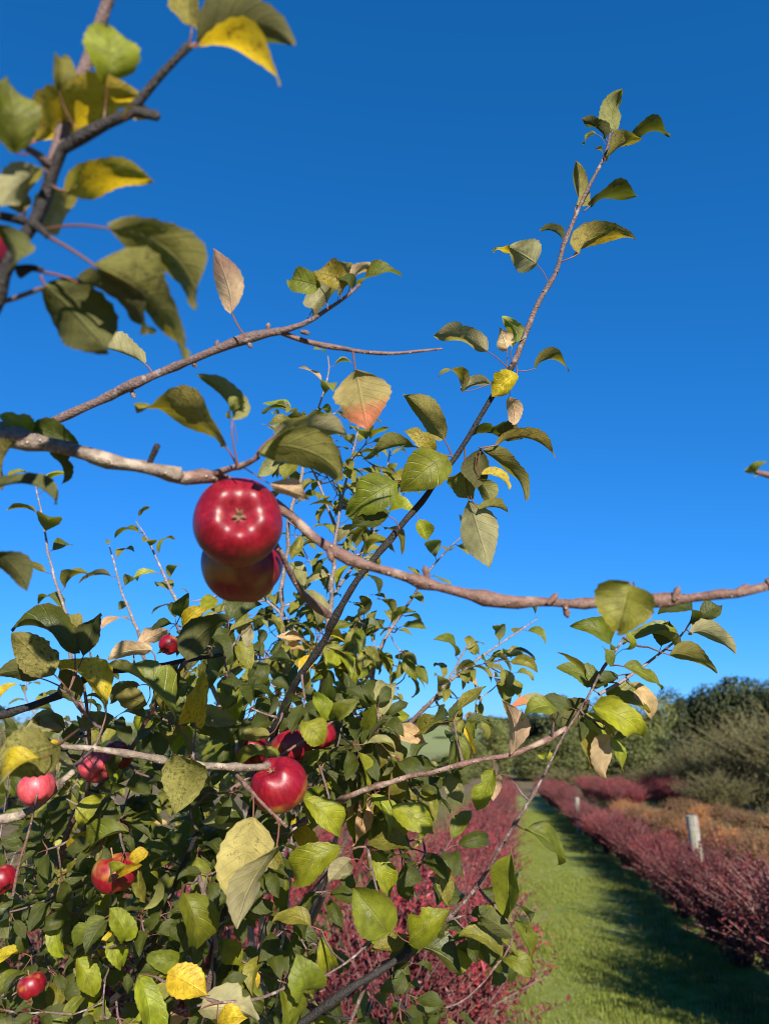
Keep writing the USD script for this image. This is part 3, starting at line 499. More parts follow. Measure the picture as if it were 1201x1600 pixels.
class Tree:
    def __init__(self, label, name='apple_tree'):
        self.root = thing(name, label, 'tree'); self.nodes = []; self.owner = []; self.rad = []; self.leaves = []
    def limb(self, name, pts, r0, r1, bark, knob=0.12, n=None, sides=9, start=None):
        pts = np.asarray(pts, float)
        if start is not None: pts = np.vstack([[start], pts])
        ln = np.linalg.norm(np.diff(pts, axis=0), axis=1).sum(); n = n or int(np.clip(ln / 0.012, 6, 70)); c = curve(pts, n)
        sd = int(rng.integers(1e6)); w = ln * 0.006; t = np.linspace(0, 1, n)
        c = c + w * (meshkit.noise(np.stack([t * ln * 30, 0 * t, 0 * t + sd % 97], -1))[:, None] - 0.5) * A([1, 1, 1.0]) * (np.minimum(t, 1 - t)[:, None] > 0.02)
        nz = meshkit.noise(np.stack([t * ln * 55, 0 * t + 3, 0 * t + sd % 89], -1)); rad = lerp(r0, r1, t) * (1 + knob * 2.0 * np.maximum(nz - 0.55, 0) * 2 - knob * 0.3)
        v, f = tube(c, rad, sides)
        if r0 > 0.0024: v = v + np.r_[np.repeat(rad, sides), rad[-1:]][:, None] * 0.30 * (np.stack([meshkit.noise(v * 170, 5 + q) for q in range(3)], 1) - 0.5)
        o = obj(name, (v, f), BARK[bark], self.root, smooth=True)
        for k in range(n): self.nodes.append(c[k]); self.owner.append(o); self.rad.append(rad[k])
        return o, c
    def near(self, p):
        d = np.linalg.norm(np.asarray(self.nodes) - p, axis=1); k = int(d.argmin()); return k, d[k]
    def add(self, B, T, W, nrm, kind, attach, owner, hero=False, **kw):
        self.leaves.append(dict(B=B, T=T, W=W, nrm=nrm, kind=kind, attach=attach, owner=owner, hero=hero, kw=kw))
    def finish(self, most=300):
        q = []
        for l in self.leaves:
            a, b = project(l['B'])[0], project(l['T'])[0]; c = (a + b) / 2
            size = np.linalg.norm(a[:2] - b[:2]) * l['W'] / max(c[2], 0.05) * F * (-60 < c[0] < 1260 and -60 < c[1] < 1660)
            q.append(size + (1e6 if l['hero'] else 0))
        order = np.argsort(-np.asarray(q)); rest = []
        for rank, i in enumerate(order):
            l = self.leaves[i]; hero = l['hero'] or q[i] > 2200
            v, f, uv = leaf(l['B'], l['T'], l['W'], l['nrm'], seed=int(i) + 17, attach=l['attach'], nt=19 if hero else 11, nu=8 if hero else 4, **l['kw'])
            if rank < most: obj('leaf', (v, f), LEAF[l['kind']], l['owner'], smooth=True, uv=uv)
            else: rest.append((v, f, uv))
        if rest:
            v, f, uv = join(rest); obj('small_leaves', (v, f), LEAF['mixed'], self.root, smooth=True, uv=uv, kind='stuff')
    def bud(self, o, px, py, d, dx, dy, ln=0.012, r=0.0028, bark='red'):
        p = P(px, py, d); q = P(px + dx, py + dy, d); e = unit(q - p)
        c = [p, p + e * ln * 0.4, p + e * ln * 0.75, p + e * ln]; obj('bud', tube(c, [r * 0.8, r, r * 1.05, r * 0.25], 7), BARK[bark], o, smooth=True)

def hero(tree, rows, d0, jitter=0.02, maxstalk=0.045, twist=26):
    for row_ in rows:
        bx, by, tx, ty, w, face, kind = row_[:7]; o = row_[7] if len(row_) > 7 else {}
        d = o.get('d', d0 + rng.uniform(-jitter, jitter)); B = P(bx, by, d); T = P(tx, ty, d + o.get('dd', rng.uniform(-0.012, 0.012)))
        ey = unit(T - B); n0 = unit(EYE - (B + T) / 2); n0 = unit(n0 - ey * (n0 @ ey)); L = np.linalg.norm(T - B); sg = 1 if face == 'T' else -1
        wr = w * 0.98 / F * d; cz = np.clip(wr / (rng.uniform(0.52, 0.66) * L), math.cos(math.radians(64)), 1.0); tw = max(math.acos(cz), math.radians(abs(o['tw']) if 'tw' in o else rng.uniform(8, 24)))
        best = max((1, -1), key=lambda q: (sg * (n0 * math.cos(tw) + np.cross(ey, n0) * math.sin(tw) * q))[2]); tw *= best
        n1 = n0 * math.cos(tw) + np.cross(ey, n0) * math.sin(tw)
        W = wr / math.cos(tw)
        if face == 'U' and by < 830 and 'tw' not in o and kind in ('dark', 'olive', 'browned', 'green', 'spotted', 'fresh', 'yellow'):   # held flat: the sun is on its upper side, the camera below
            up_ = A([0, 0.05, 1.0]) + 0.22 * rand_unit(rng, 1)[0]; up_ = unit(up_ - ey * (up_ @ ey)); see = -(up_ @ unit(EYE - (B + T) / 2))
            if see > 0.32: n1 = -up_; W = min(wr / see, 0.70 * L)
        if 'at' in o: att = P(*o['at'][:2], o['at'][2] if len(o['at']) > 2 else d); k, _ = tree.near(att); k0 = k
        else: att = None
        k, dist = tree.near(att if att is not None else B)
        own = tree.owner[k]
        if att is None:
            if dist > maxstalk:
                p0 = tree.nodes[k]; e = unit(B - p0); p1 = B - e * 0.025 - ey * 0.004; mid = lerp(p0, p1, 0.5) + A([0, 0, -0.06 * dist])
                own, c = tree.limb('twig', [p0, mid, p1], 0.0022, 0.0013, o.get('bark', 'shoot'), n=7, sides=5); att = c[-1]
            else: att = tree.nodes[k]
        if rng.random() < 0.28 and 'fold' not in o: o = dict(o, **({'fold': rng.uniform(0.65, 1.0)} if rng.random() < 0.5 else {'curl': rng.uniform(1.5, 2.4)}))
        tree.add(B, T, W, n1 * (1 if face == 'T' else -1), kind, att, own, True, fold=o.get('fold', rng.uniform(0.2, 0.65)), curl=o.get('curl', rng.uniform(0.4, 1.5)), twist=o.get('twist', rng.uniform(-1.0, 1.0)), wav=o.get('wav', rng.uniform(0.05, 0.13)))

KINDS = ['green', 'fresh', 'dark', 'olive', 'yellow', 'tan', 'pale', 'spotted']
def rosette(tree, p, out, n, size, owner, probs, seed):
    r = np.random.default_rng(seed)
    for k in range(n):
        d = unit(out * 0.5 + rand_unit(r, 1)[0] * 0.9 + A([0, 0, -0.12])); st = size * r.uniform(0.22, 0.4); B = p + d * st
        ax = unit(d + A([0, 0, -0.35]) + 0.25 * rand_unit(r, 1)[0]); ln = size * r.uniform(0.55, 1.2); T = B + ax * ln
        nr = unit(A([0, 0, 0.5]) + SUN * 1.15 + 0.85 * rand_unit(r, 1)[0])
        tree.add(B, T, ln * r.uniform(0.46, 0.64), nr, str(r.choice(KINDS, p=probs)), p, owner, False, fold=r.uniform(0.15, 0.6), curl=r.uniform(0.2, 1.4), twist=r.uniform(-1.0, 1.0), wav=r.uniform(0.04, 0.10))

def inside(poly, x, y):
    c = False; n = len(poly); j = n - 1
    for i in range(n):
        xi, yi = poly[i]; xj, yj = poly[j]
        if (yi > y) != (yj > y) and x < (xj - xi) * (y - yi) / (yj - yi) + xi: c = not c
        j = i
    return c

CLEAR = [(435, 1227, 62, 0.97), (392, 1172, 26, 1.08), (450, 1166, 36, 1.08), (503, 1150, 24, 1.08), (652, 1142, 50, 9.0), (152, 1195, 44, 1.08), (184, 1180, 36, 1.1), (56, 1232, 44, 1.05), (180, 1364, 52, 1.02), (4, 1374, 40, 1.05), (50, 1540, 38, 1.05), (264, 1008, 30, 1.18)]
def fill(tree, poly, n, d0, d1, size, probs, seed, leaves=(3, 6), bark='shoot'):
    "spurs of leaves through a volume of the crown, each joined to the nearest wood"
    r = np.random.default_rng(seed); xs = [p[0] for p in poly]; ys = [p[1] for p in poly]; pts = []
    while len(pts) < n:
        x, y = r.uniform(min(xs), max(xs)), r.uniform(min(ys), max(ys))
        d = r.uniform(d0, d1)
        if inside(poly, x, y) and not any(math.hypot(x - cx, y - cy) < cr and d < cd + 0.05 for cx, cy, cr, cd in CLEAR): pts.append(P(x, y, d))
    pts.sort(key=lambda p: tree.near(p)[1])
    for k, p in enumerate(pts):
        i, dist = tree.near(p); q = tree.nodes[i]; e = unit(p - q)
        if dist > 0.015:
            mid = lerp(q, p, 0.5) + A([0, 0, -0.08 * dist]) + 0.06 * dist * rand_unit(r, 1)[0]
            o, c = tree.limb('twig', [q, mid, p], min(0.0042, 0.0018 + dist * 0.008, tree.rad[i] * 0.9), 0.0014, bark if r.random() < 0.75 else 'dark', n=int(np.clip(dist / 0.025, 5, 14)), sides=5)
        else: o = tree.owner[i]
        rosette(tree, p, e, int(r.integers(*leaves)), size * r.uniform(0.8, 1.15), o, probs, int(r.integers(1e9)))

def shoot(tree, pix, d, r0, r1, bark, lpx, gap, probs, seed, link=None, kinds_up=0.5):
    "a straight young shoot along a line of pixels, with a leaf at every node"
    r = np.random.default_rng(seed); pts = [P(x, y, d) for x, y in pix]
    if link is not None:
        k, dist = tree.near(pts[0]); pts = [tree.nodes[k]] + pts
    o, c = tree.limb('shoot', pts, r0, r1, bark, n=24, sides=6)
    s = np.r_[0, np.cumsum(np.linalg.norm(np.diff(c, axis=0), axis=1))]; L = lpx / F * d; pos = s[-1]; first = np.linalg.norm(c - P(*pix[0], d), axis=1).argmin(); a = r.uniform(0, 6.28)
    while pos > s[first] + 0.1 * L:
        i = int(np.searchsorted(s, pos).clip(1, 23)); p = c[i]; tg = unit(c[min(i + 1, 23)] - c[i - 1]); a += 2.4
        h = unit(np.cross(tg, A([0.3, 1, 0.1]))); h2 = np.cross(tg, h); rad = h * math.cos(a) + h2 * math.sin(a)
        rad = unit(rad * A([1, 0.8, 1])); young = 0.55 + 0.45 * min(1, (s[-1] - pos) / (0.25 * s[-1]))
        d_ = unit(rad + 0.45 * tg); B = p + d_ * L * 0.22; ln = L * r.uniform(0.75, 1.15) * young; T = B + unit(d_ + A([0, 0, -0.35]) + 0.2 * rand_unit(r, 1)[0]) * ln
        tree.add(B, T, ln * r.uniform(0.5, 0.62), unit(A([0, 0, 0.9]) + SUN * 0.4 + 0.5 * rand_unit(r, 1)[0]), str(r.choice(KINDS, p=probs)), p, o, False, fold=r.uniform(0.15, 0.55), curl=r.uniform(0.4, 1.3), twist=r.uniform(-0.6, 0.6), wav=r.uniform(0.02, 0.07))
        pos -= gap / F * d * r.uniform(0.7, 1.3)
    return o

#            green fresh dark olive yellow tan pale spotted
PB = A([0.20, 0.22, 0.06, 0.26, 0.06, 0.06, 0.10, 0.05]); PB /= PB.sum()
PC = A([0.27, 0.08, 0.13, 0.33, 0.02, 0.05, 0.12, 0.0]); PC /= PC.sum()

# ---- tree A: overhanging branches close to the camera, its trunk left of the frame
TA = Tree('nearest apple tree, blurred yellowing leaves on branches overhanging from the left')
g = float(H(-1.15, 0.75)); TA.limb('trunk', [[-1.15, 0.75, g - 0.1], [-1.13, 0.74, 0.6], [-1.05, 0.72, 1.2], [-0.98, 0.66, 1.75], [-0.95, 0.6, 2.3]], 0.055, 0.02, 'dark', sides=14)
fork = A([-1.02, 0.70, 1.45])
brA, _ = TA.limb('branch', [P(-330, 900, .52), P(-40, 520, .45), P(2, 455, .45), P(45, 350, .45), P(78, 275, .45), P(98, 232, .45), P(150, 205, .45), P(196, 180, .45), P(225, 168, .45), P(247, 182, .45)], 0.013, 0.0035, 'dark', 0.35, start=fork)
brA2, _ = TA.limb('branch', [P(205, 172, .45), P(232, 140, .45), P(265, 102, .45), P(296, 70, .45)], 0.0032, 0.0022, 'dark', 0.2)
brA3, _ = TA.limb('branch', [P(84, 258, .452), P(112, 160, .47), P(148, 60, .48), P(168, 0, .48), P(185, -70, .48)], 0.0050, 0.0038, 'shoot', 0.3)
brA4, _ = TA.limb('branch', [P(40, 345, .45), P(5, 338, .44), P(-40, 330, .43)], 0.0032, 0.002, 'dark', 0.2)
brA5, _ = TA.limb('branch', [P(78, 262, .45), P(60, 242, .44), P(42, 232, .44)], 0.0032, 0.002, 'shoot', 0.2)
brA6, _ = TA.limb('branch', [P(-40, 485, .47), P(10, 470, .46), P(66, 450, .45)], 0.0016, 0.0012, 'shoot', 0.2)
brA7, _ = TA.limb('branch', [P(28, 425, .45), P(50, 418, .45), P(66, 422, .45)], 0.003, 0.002, 'dark', 0.3)
brA8, _ = TA.limb('branch', [P(52, 350, .45), P(66, 360, .445), P(76, 370, .445)], 0.0032, 0.002, 'dark', 0.3)
hero(TA, [
    (52, 222, 226, 152, 92, 'U', 'yellow', dict(at=(42, 232, .44), tw=12, curl=0.35)),
    (168, 132, 166, 42, 88, 'T', 'fresh', dict(at=(160, 205), wav=0.13, fold=0.25, tw=8)),
    (92, 140, 97, 90, 40, 'T', 'olive', dict(at=(118, 200))),
    (22, 238, 10, 118, 78, 'T', 'green', dict(at=(45, 240), d=.43)),
    (68, 262, 2, 322, 58, 'U', 'pale', dict(at=(75, 270))),
    (104, 300, 240, 282, 58, 'U', 'yellow', dict(at=(75, 285), tw=18, curl=0.7)),
    (72, 366, 118, 298, 66, 'U', 'pale', dict(at=(66, 358))),
    (172, 357, 306, 484, 78, 'U', 'olive', dict(at=(70, 358, .445), curl=1.35, tw=10, fold=.3)),
    (146, 414, 286, 562, 80, 'U', 'spotted', dict(at=(76, 370, .445), tw=44, fold=.5, curl=.6, d=.44)),
    (70, 446, 168, 548, 112, 'U', 'dark', dict(at=(64, 430), fold=.35, wav=.09)),
    (120, 440, 232, 522, 70, 'U', 'dark', dict(at=(68, 425), d=.455)),
    (306, 68, 456, 70, 74, 'U', 'dark', dict(at=(296, 70), tw=20)),
    (310, 72, 438, 134, 40, 'U', 'yellow', dict(at=(296, 72), tw=30, d=.44)),
    (300, 38, 306, -48, 46, 'U', 'browned', dict(at=(296, 70))),
    (192, 188, 240, 186, 24, 'U', 'yellow', dict(at=(205, 178))),
    (40, 330, -10, 292, 40, 'U', 'olive', dict(at=(20, 341))),
    (-5, 350, 14, 420, 40, 'U', 'dark', dict(at=(-8, 336))),
], 0.45)
# branch that carries the two large apples, then runs out to the right and turns back
br2, c2 = TA.limb('branch', [P(-420, 700, .66), P(-40, 668, .62), P(40, 690, .62), P(115, 706, .62), P(200, 728, .62), P(275, 743, .62), P(345, 744, .635), P(410, 778, .65), P(448, 808, .655), P(500, 848, .655), P(565, 880, .65), P(640, 900, .645), P(720, 922, .64),
    P(800, 940, .635), P(880, 949, .63), P(960, 945, .62), P(1060, 941, .61), P(1140, 930, .60), P(1201, 915, .60)], 0.0066, 0.0041, 'red', 0.42, n=110, sides=12, start=A([-1.0, 0.69, 1.55]))
br2b, _ = TA.limb('branch', [P(1200, 915, .60), P(1290, 872, .59), P(1320, 800, .58), P(1260, 752, .58), P(1200, 744, .575), P(1180, 738, .575)], 0.0042, 0.002, 'red', 0.3)
br2c, _ = TA.limb('branch', [P(-30, 672, .615), P(40, 688, .613), P(118, 704, .613), P(200, 726, .613), P(282, 742, .615)], 0.0072, 0.0046, 'grey', 0.3)
br2d, _ = TA.limb('spur', [P(330, 742, .63), P(360, 732, .62), P(378, 728, .61), P(404, 714, .60)], 0.0036, 0.0016, 'red', 0.3)
br2e, _ = TA.limb('spur', [P(232, 728, .617), P(238, 712, .615), P(246, 695, .613)], 0.003, 0.0028, 'dark', 0.4)
br2f, _ = TA.limb('spur', [P(436, 858, .68), P(455, 900, .70), P(480, 935, .72), P(514, 962, .74)], 0.0026, 0.0036, 'red', 0.25)
for a_ in [(856, 944, .63, 12, -14), (882, 944, .63, 5, 22), (1052, 938, .61, 3, -8), (512, 858, .65, 3, 8), (668, 905, .64, -2, -8), (1150, 925, .60, 20, -10)]: TA.bud(br2, *a_)
hero(TA, [
    (352, 697, 212, 641, 56, 'U', 'olive', dict(at=(370, 728, .61), tw=15, curl=.8)),
    (362, 654, 308, 584, 46, 'U', 'green', dict(at=(372, 728, .60), d=.60, wav=.11)),
    (362, 654, 384, 628, 26, 'U', 'fresh', dict(at=(370, 690, .60), d=.60)),
    (404, 706, 522, 756, 66, 'U', 'olive', dict(at=(404, 714, .60), d=.58, curl=.9, tw=10)),
    (430, 680, 548, 684, 40, 'U', 'pale', dict(at=(396, 718, .605), d=.62, curl=.9)),
    (422, 757, 484, 780, 36, 'U', 'tan', dict(at=(380, 730, .61), d=.63)),
    (30, 688, 6, 764, 92, 'U', 'spotted', dict(at=(40, 688), d=.58)),
    (46, 688, 4, 648, 44, 'T', 'fresh', dict(at=(50, 690), d=.63)),
    (52, 668, 124, 700, 54, 'T', 'dark', dict(at=(56, 690), d=.64)),
    (78, 702, 96, 756, 46, 'U', 'dark', dict(at=(80, 698), d=.63)),
    (-20, 770, 90, 788, 22, 'U', 'dark', dict(at=(-30, 672), d=.55, curl=.9)),
    (-15, 862, 42, 924, 40, 'U', 'dark', dict(at=(-60, 668), d=.55, tw=10)),
    (984, 912, 966, 986, 104, 'T', 'olive', dict(at=(992, 944, .615), d=.575, fold=.6, wav=.15, tw=5, curl=.5)),
    (1180, 738, 1166, 735, 16, 'U', 'fresh', dict(at=(1190, 740, .575), d=.57)),
    (1182, 742, 1200, 722, 16, 'T', 'fresh', dict(at=(1190, 742, .575), d=.57)),
], 0.6)
br3, _ = TA.limb('branch', [P(-480, 780, .74), P(-60, 715, .76), P(80, 660, .76), P(150, 628, .76), P(232, 590, .76), P(300, 562, .76), P(380, 530, .76), P(438, 517, .76)], 0.0062, 0.0042, 'shoot', 0.3, n=80, sides=10, start=A([-1.0, 0.69, 1.6]))
br3b, _ = TA.limb('branch', [P(430, 519, .76), P(474, 506, .76), P(510, 484, .76), P(540, 464, .76), P(562, 444, .76)], 0.0034, 0.0014, 'shoot', 0.3)
br3c, _ = TA.limb('branch', [P(438, 519, .762), P(480, 534, .77), P(550, 547, .78), P(610, 552, .79), P(690, 545, .80)], 0.0030, 0.0012, 'red', 0.2)
for a_ in [(338, 545, .76, 2, -16), (386, 532, .76, 10, 16), (418, 518, .76, 1, -8), (470, 518, .76, 10, 2), (205, 610, .76, 6, 12), (300, 562, .76, 4, 8)]: TA.bud(br3, *a_, ln=.009, r=.0024, bark='shoot')
hero(TA, [
    (362, 490, 333, 388, 46, 'U', 'pink', dict(at=(384, 527), tw=12, curl=.5)),
    (226, 568, 142, 543, 34, 'U', 'pale', dict(at=(238, 582), tw=20)),
    (500, 448, 452, 438, 46, 'T', 'green', dict(at=(512, 483))),
    (546, 442, 488, 424, 46, 'T', 'browned', dict(at=(540, 464), d=.745)),
    (488, 484, 528, 442, 46, 'U', 'pale', dict(at=(478, 503), tw=8)),
    (530, 440, 548, 410, 26, 'U', 'pale', dict(at=(534, 468))),
    (548, 450, 588, 418, 18, 'U', 'tan', dict(at=(548, 458))),
    (560, 448, 626, 432, 18, 'T', 'green', dict(at=(560, 446))),
    (528, 462, 548, 436, 28, 'U', 'olive', dict(at=(528, 474))),
    (552, 450, 532, 430, 22, 'T', 'dark', dict(at=(552, 454))),
    (555, 577, 574, 672, 92, 'U', 'orange', dict(at=(551, 547, .78), tw=8, fold=.16, curl=.25, d=.78)),
], 0.76)
TA.finish()

# ---- tree B: the tree in focus, its trunk below the frame
TB = Tree('apple tree in sharp focus, its tall leafy shoot rising to the upper right')
g = float(H(-0.22, 1.45)); TB.limb('trunk', [[-0.24, 1.47, g - 0.1], [-0.22, 1.45, 0.2], [-0.2, 1.4, 0.55], [-0.16, 1.32, 0.85]], 0.06, 0.035, 'dark', sides=14)
hub = A([-0.17, 1.34, 0.8])
main, _ = TB.limb('branch', [P(330, 1560, 1.25), P(370, 1380, 1.2), P(410, 1200, 1.12), P(452, 1090, 1.06), P(500, 1008, 1.02), P(560, 905, 1.0), P(620, 830, 1.0), P(676, 762, 1.0), P(728, 688, 1.0), P(775, 612, 1.0), P(804, 566, 1.0)],
    0.0092, 0.0034, 'dark', 0.22, n=120, sides=10, start=hub)
TB.limb('branch', [P(798, 574, 1.0), P(806, 560, 1.0), P(838, 478, 1.0), P(868, 425, 1.0), P(882, 378, 1.0), P(902, 330, 1.0), P(925, 282, 1.0), P(944, 244, 1.0), P(953, 208, 1.0)], 0.0042, 0.0017, 'shoot', 0.2, n=60, sides=10)
limbR, _ = TB.limb('branch', [P(560, 1565, 1.1), P(640, 1494, 1.06), P(695, 1440, 1.04), P(745, 1385, 1.02), P(790, 1310, 1.0), P(838, 1232, 1.0), P(880, 1150, 1.0), P(912, 1100, 1.0), P(938, 1050, 1.0), P(962, 1016, 1.0), P(974, 996, 1.0)], 0.0040, 0.0016, 'shoot', 0.3, n=90, start=hub)
TB.limb('branch', [P(935, 1085, 1.0), P(975, 1062, 1.02), P(1030, 1022, 1.03), P(1062, 995, 1.03), P(1080, 970, 1.03), P(1092, 962, 1.03)], 0.0026, 0.0012, 'silver', 0.2)
limbH, _ = TB.limb('branch', [P(480, 1280, 1.05), P(560, 1237, 1.0), P(640, 1215, .99), P(720, 1195, .98), P(800, 1178, .98), P(850, 1158, .99), P(884, 1138, 1.0)], 0.0045, 0.0032, 'red', 0.25, start=P(410, 1330, 1.15))
limbG, _ = TB.limb('branch', [P(92, 1166, .86), P(140, 1170, .86), P(190, 1176, .87), P(250, 1188, .88), P(320, 1197, .9), P(400, 1200, .93), P(440, 1190, .97)], 0.0032, 0.0055, 'grey', 0.3)
TB.limb('branch', [P(360, 1235, .93), P(440, 1180, .96), P(500, 1140, .97), P(522, 1126, .97)], 0.0026, 0.0014, 'red', 0.25)
TB.limb('branch', [P(370, 1212, .90), P(395, 1240, .86), P(425, 1272, .85), P(448, 1292, .85)], 0.0026, 0.0018, 'red', 0.25)
TB.limb('branch', [P(-60, 1290, 1.0), P(40, 1270, 1.0), P(115, 1205, 1.0)], 0.0062, 0.0045, 'grey', 0.3)
limbL, _ = TB.limb('branch', [P(110, 1290, 1.1), P(160, 1225, 1.08), P(205, 1170, 1.06), P(250, 1090, 1.05), P(300, 1020, 1.05), P(345, 960, 1.06)], 0.006, 0.0022, 'red', 0.25, start=P(60, 1500, 1.2))
TB.limb('branch', [P(130, 1300, 1.04), P(140, 1200, 1.02), P(137, 1110, 1.0), P(130, 1060, 1.0)], 0.0036, 0.0018, 'shoot', 0.2)
limbT, _ = TB.limb('branch', [P(-120, 1150, .95), P(0, 1118, .95), P(90, 1088, .95), P(150, 1052, .96), P(220, 1045, .98), P(300, 1030, 1.0), P(350, 1022, 1.02)], 0.0062, 0.0028, 'dark', 0.25)
TB.limb('branch', [P(20, 1400, .95), P(30, 1350, .95), P(45, 1300, .95), P(58, 1240, .95)], 0.002, 0.0014, 'red', 0.2)
TB.limb('branch', [P(60, 1640, 1.2), P(180, 1560, 1.15), P(240, 1470, 1.12), P(270, 1390, 1.1), P(310, 1300, 1.08)], 0.007, 0.003, 'dark', 0.2)
TB.limb('branch', [P(400, 1640, 1.0), P(470, 1600, 1.0), P(540, 1550, 1.0), P(620, 1500, 1.02), P(690, 1440, 1.04)], 0.006, 0.004, 'dark', 0.2)
TB.limb('branch', [P(300, 1640, 1.1), P(335, 1500, 1.05), P(330, 1440, 1.03), P(310, 1370, 1.02)], 0.005, 0.003, 'shoot', 0.2)
TB.limb('branch', [P(545, 1330, 1.02), P(600, 1325, 1.03), P(660, 1310, 1.03)], 0.002, 0.0014, 'red', 0.2, start=P(480, 1400, 1.1))
TB.limb('branch', [P(745, 1385, 1.02), P(800, 1460, 1.0), P(760, 1530, 1.0)], 0.002, 0.0013, 'red', 0.2)
hero(TB, [
    (958, 202, 972, 139, 34, 'U', 'green', dict(at=(953, 210))), (946, 216, 908, 186, 46, 'U', 'dark', dict(at=(950, 222))), (930, 208, 912, 226, 14, 'U', 'fresh', dict(at=(946, 226))),
    (986, 212, 1048, 210, 42, 'U', 'dark', dict(at=(956, 222), curl=.9)), (946, 252, 1004, 218, 38, 'U', 'olive', dict(at=(944, 246), curl=.8)), (940, 238, 928, 234, 8, 'U', 'green', dict(at=(944, 244))),
    (899, 322, 900, 252, 62, 'U', 'olive', dict(at=(897, 340), wav=.1)), (921, 322, 996, 306, 42, 'U', 'dark', dict(at=(912, 330))), (905, 396, 992, 374, 46, 'U', 'browned', dict(at=(878, 408), tw=15)),
    (838, 412, 796, 386, 60, 'U', 'pale', dict(at=(856, 440), tw=10, fold=.4)), (800, 396, 770, 393, 12, 'U', 'yellow', dict(at=(830, 410))), (878, 373, 844, 362, 42, 'U', 'dark', dict(at=(884, 376), d=1.01)),
    (760, 548, 677, 523, 38, 'U', 'pale', dict(at=(796, 578), tw=18)), (800, 540, 784, 496, 44, 'U', 'fresh', dict(at=(800, 566), wav=.12)), (792, 545, 780, 512, 30, 'U', 'tan', dict(at=(792, 575), d=1.01)), (836, 576, 888, 581, 24, 'U', 'olive', dict(at=(806, 580))),
    (808, 584, 768, 620, 44, 'T', 'yellow', dict(at=(806, 570), d=.985)), (796, 620, 800, 662, 26, 'U', 'tan', dict(at=(800, 580), d=.99)), (766, 600, 718, 610, 20, 'U', 'pale', dict(at=(795, 592))), (722, 612, 684, 590, 14, 'U', 'olive', dict(at=(765, 600))),
    (693, 686, 630, 615, 42, 'U', 'olive', dict(at=(706, 712), tw=14)), (676, 708, 630, 674, 30, 'T', 'browned', dict(at=(702, 712))), (648, 698, 566, 718, 26, 'U', 'olive', dict(at=(700, 714), curl=.8)), (700, 712, 626, 768, 66, 'T', 'green', dict(at=(708, 714), d=.985, tw=8, fold=.2)),
    (622, 752, 543, 803, 62, 'T', 'green', dict(at=(640, 758), d=.99, tw=8, fold=.2)), (607, 806, 546, 830, 38, 'T', 'dark', dict(at=(624, 826))), (728, 682, 816, 686, 36, 'U', 'dark', dict(at=(736, 678), d=1.015)), (775, 696, 868, 714, 20, 'U', 'browned', dict(at=(750, 700))),
    (750, 702, 742, 764, 46, 'U', 'dark', dict(at=(748, 698))), (756, 704, 820, 782, 30, 'U', 'olive', dict(at=(750, 700), d=.99, curl=.8)), (752, 742, 794, 764, 24, 'U', 'yellow', dict(at=(750, 705), d=.985)), (700, 745, 738, 780, 40, 'U', 'olive', dict(at=(700, 742))),
    (746, 748, 768, 792, 36, 'U', 'green', dict(at=(744, 710))), (732, 782, 764, 888, 62, 'U', 'pale', dict(at=(726, 700), tw=8, fold=.22, curl=.4)), (748, 796, 795, 802, 20, 'U', 'olive', dict(at=(735, 775))), (654, 812, 668, 844, 34, 'T', 'fresh', dict(at=(648, 800))),
], 1.0)
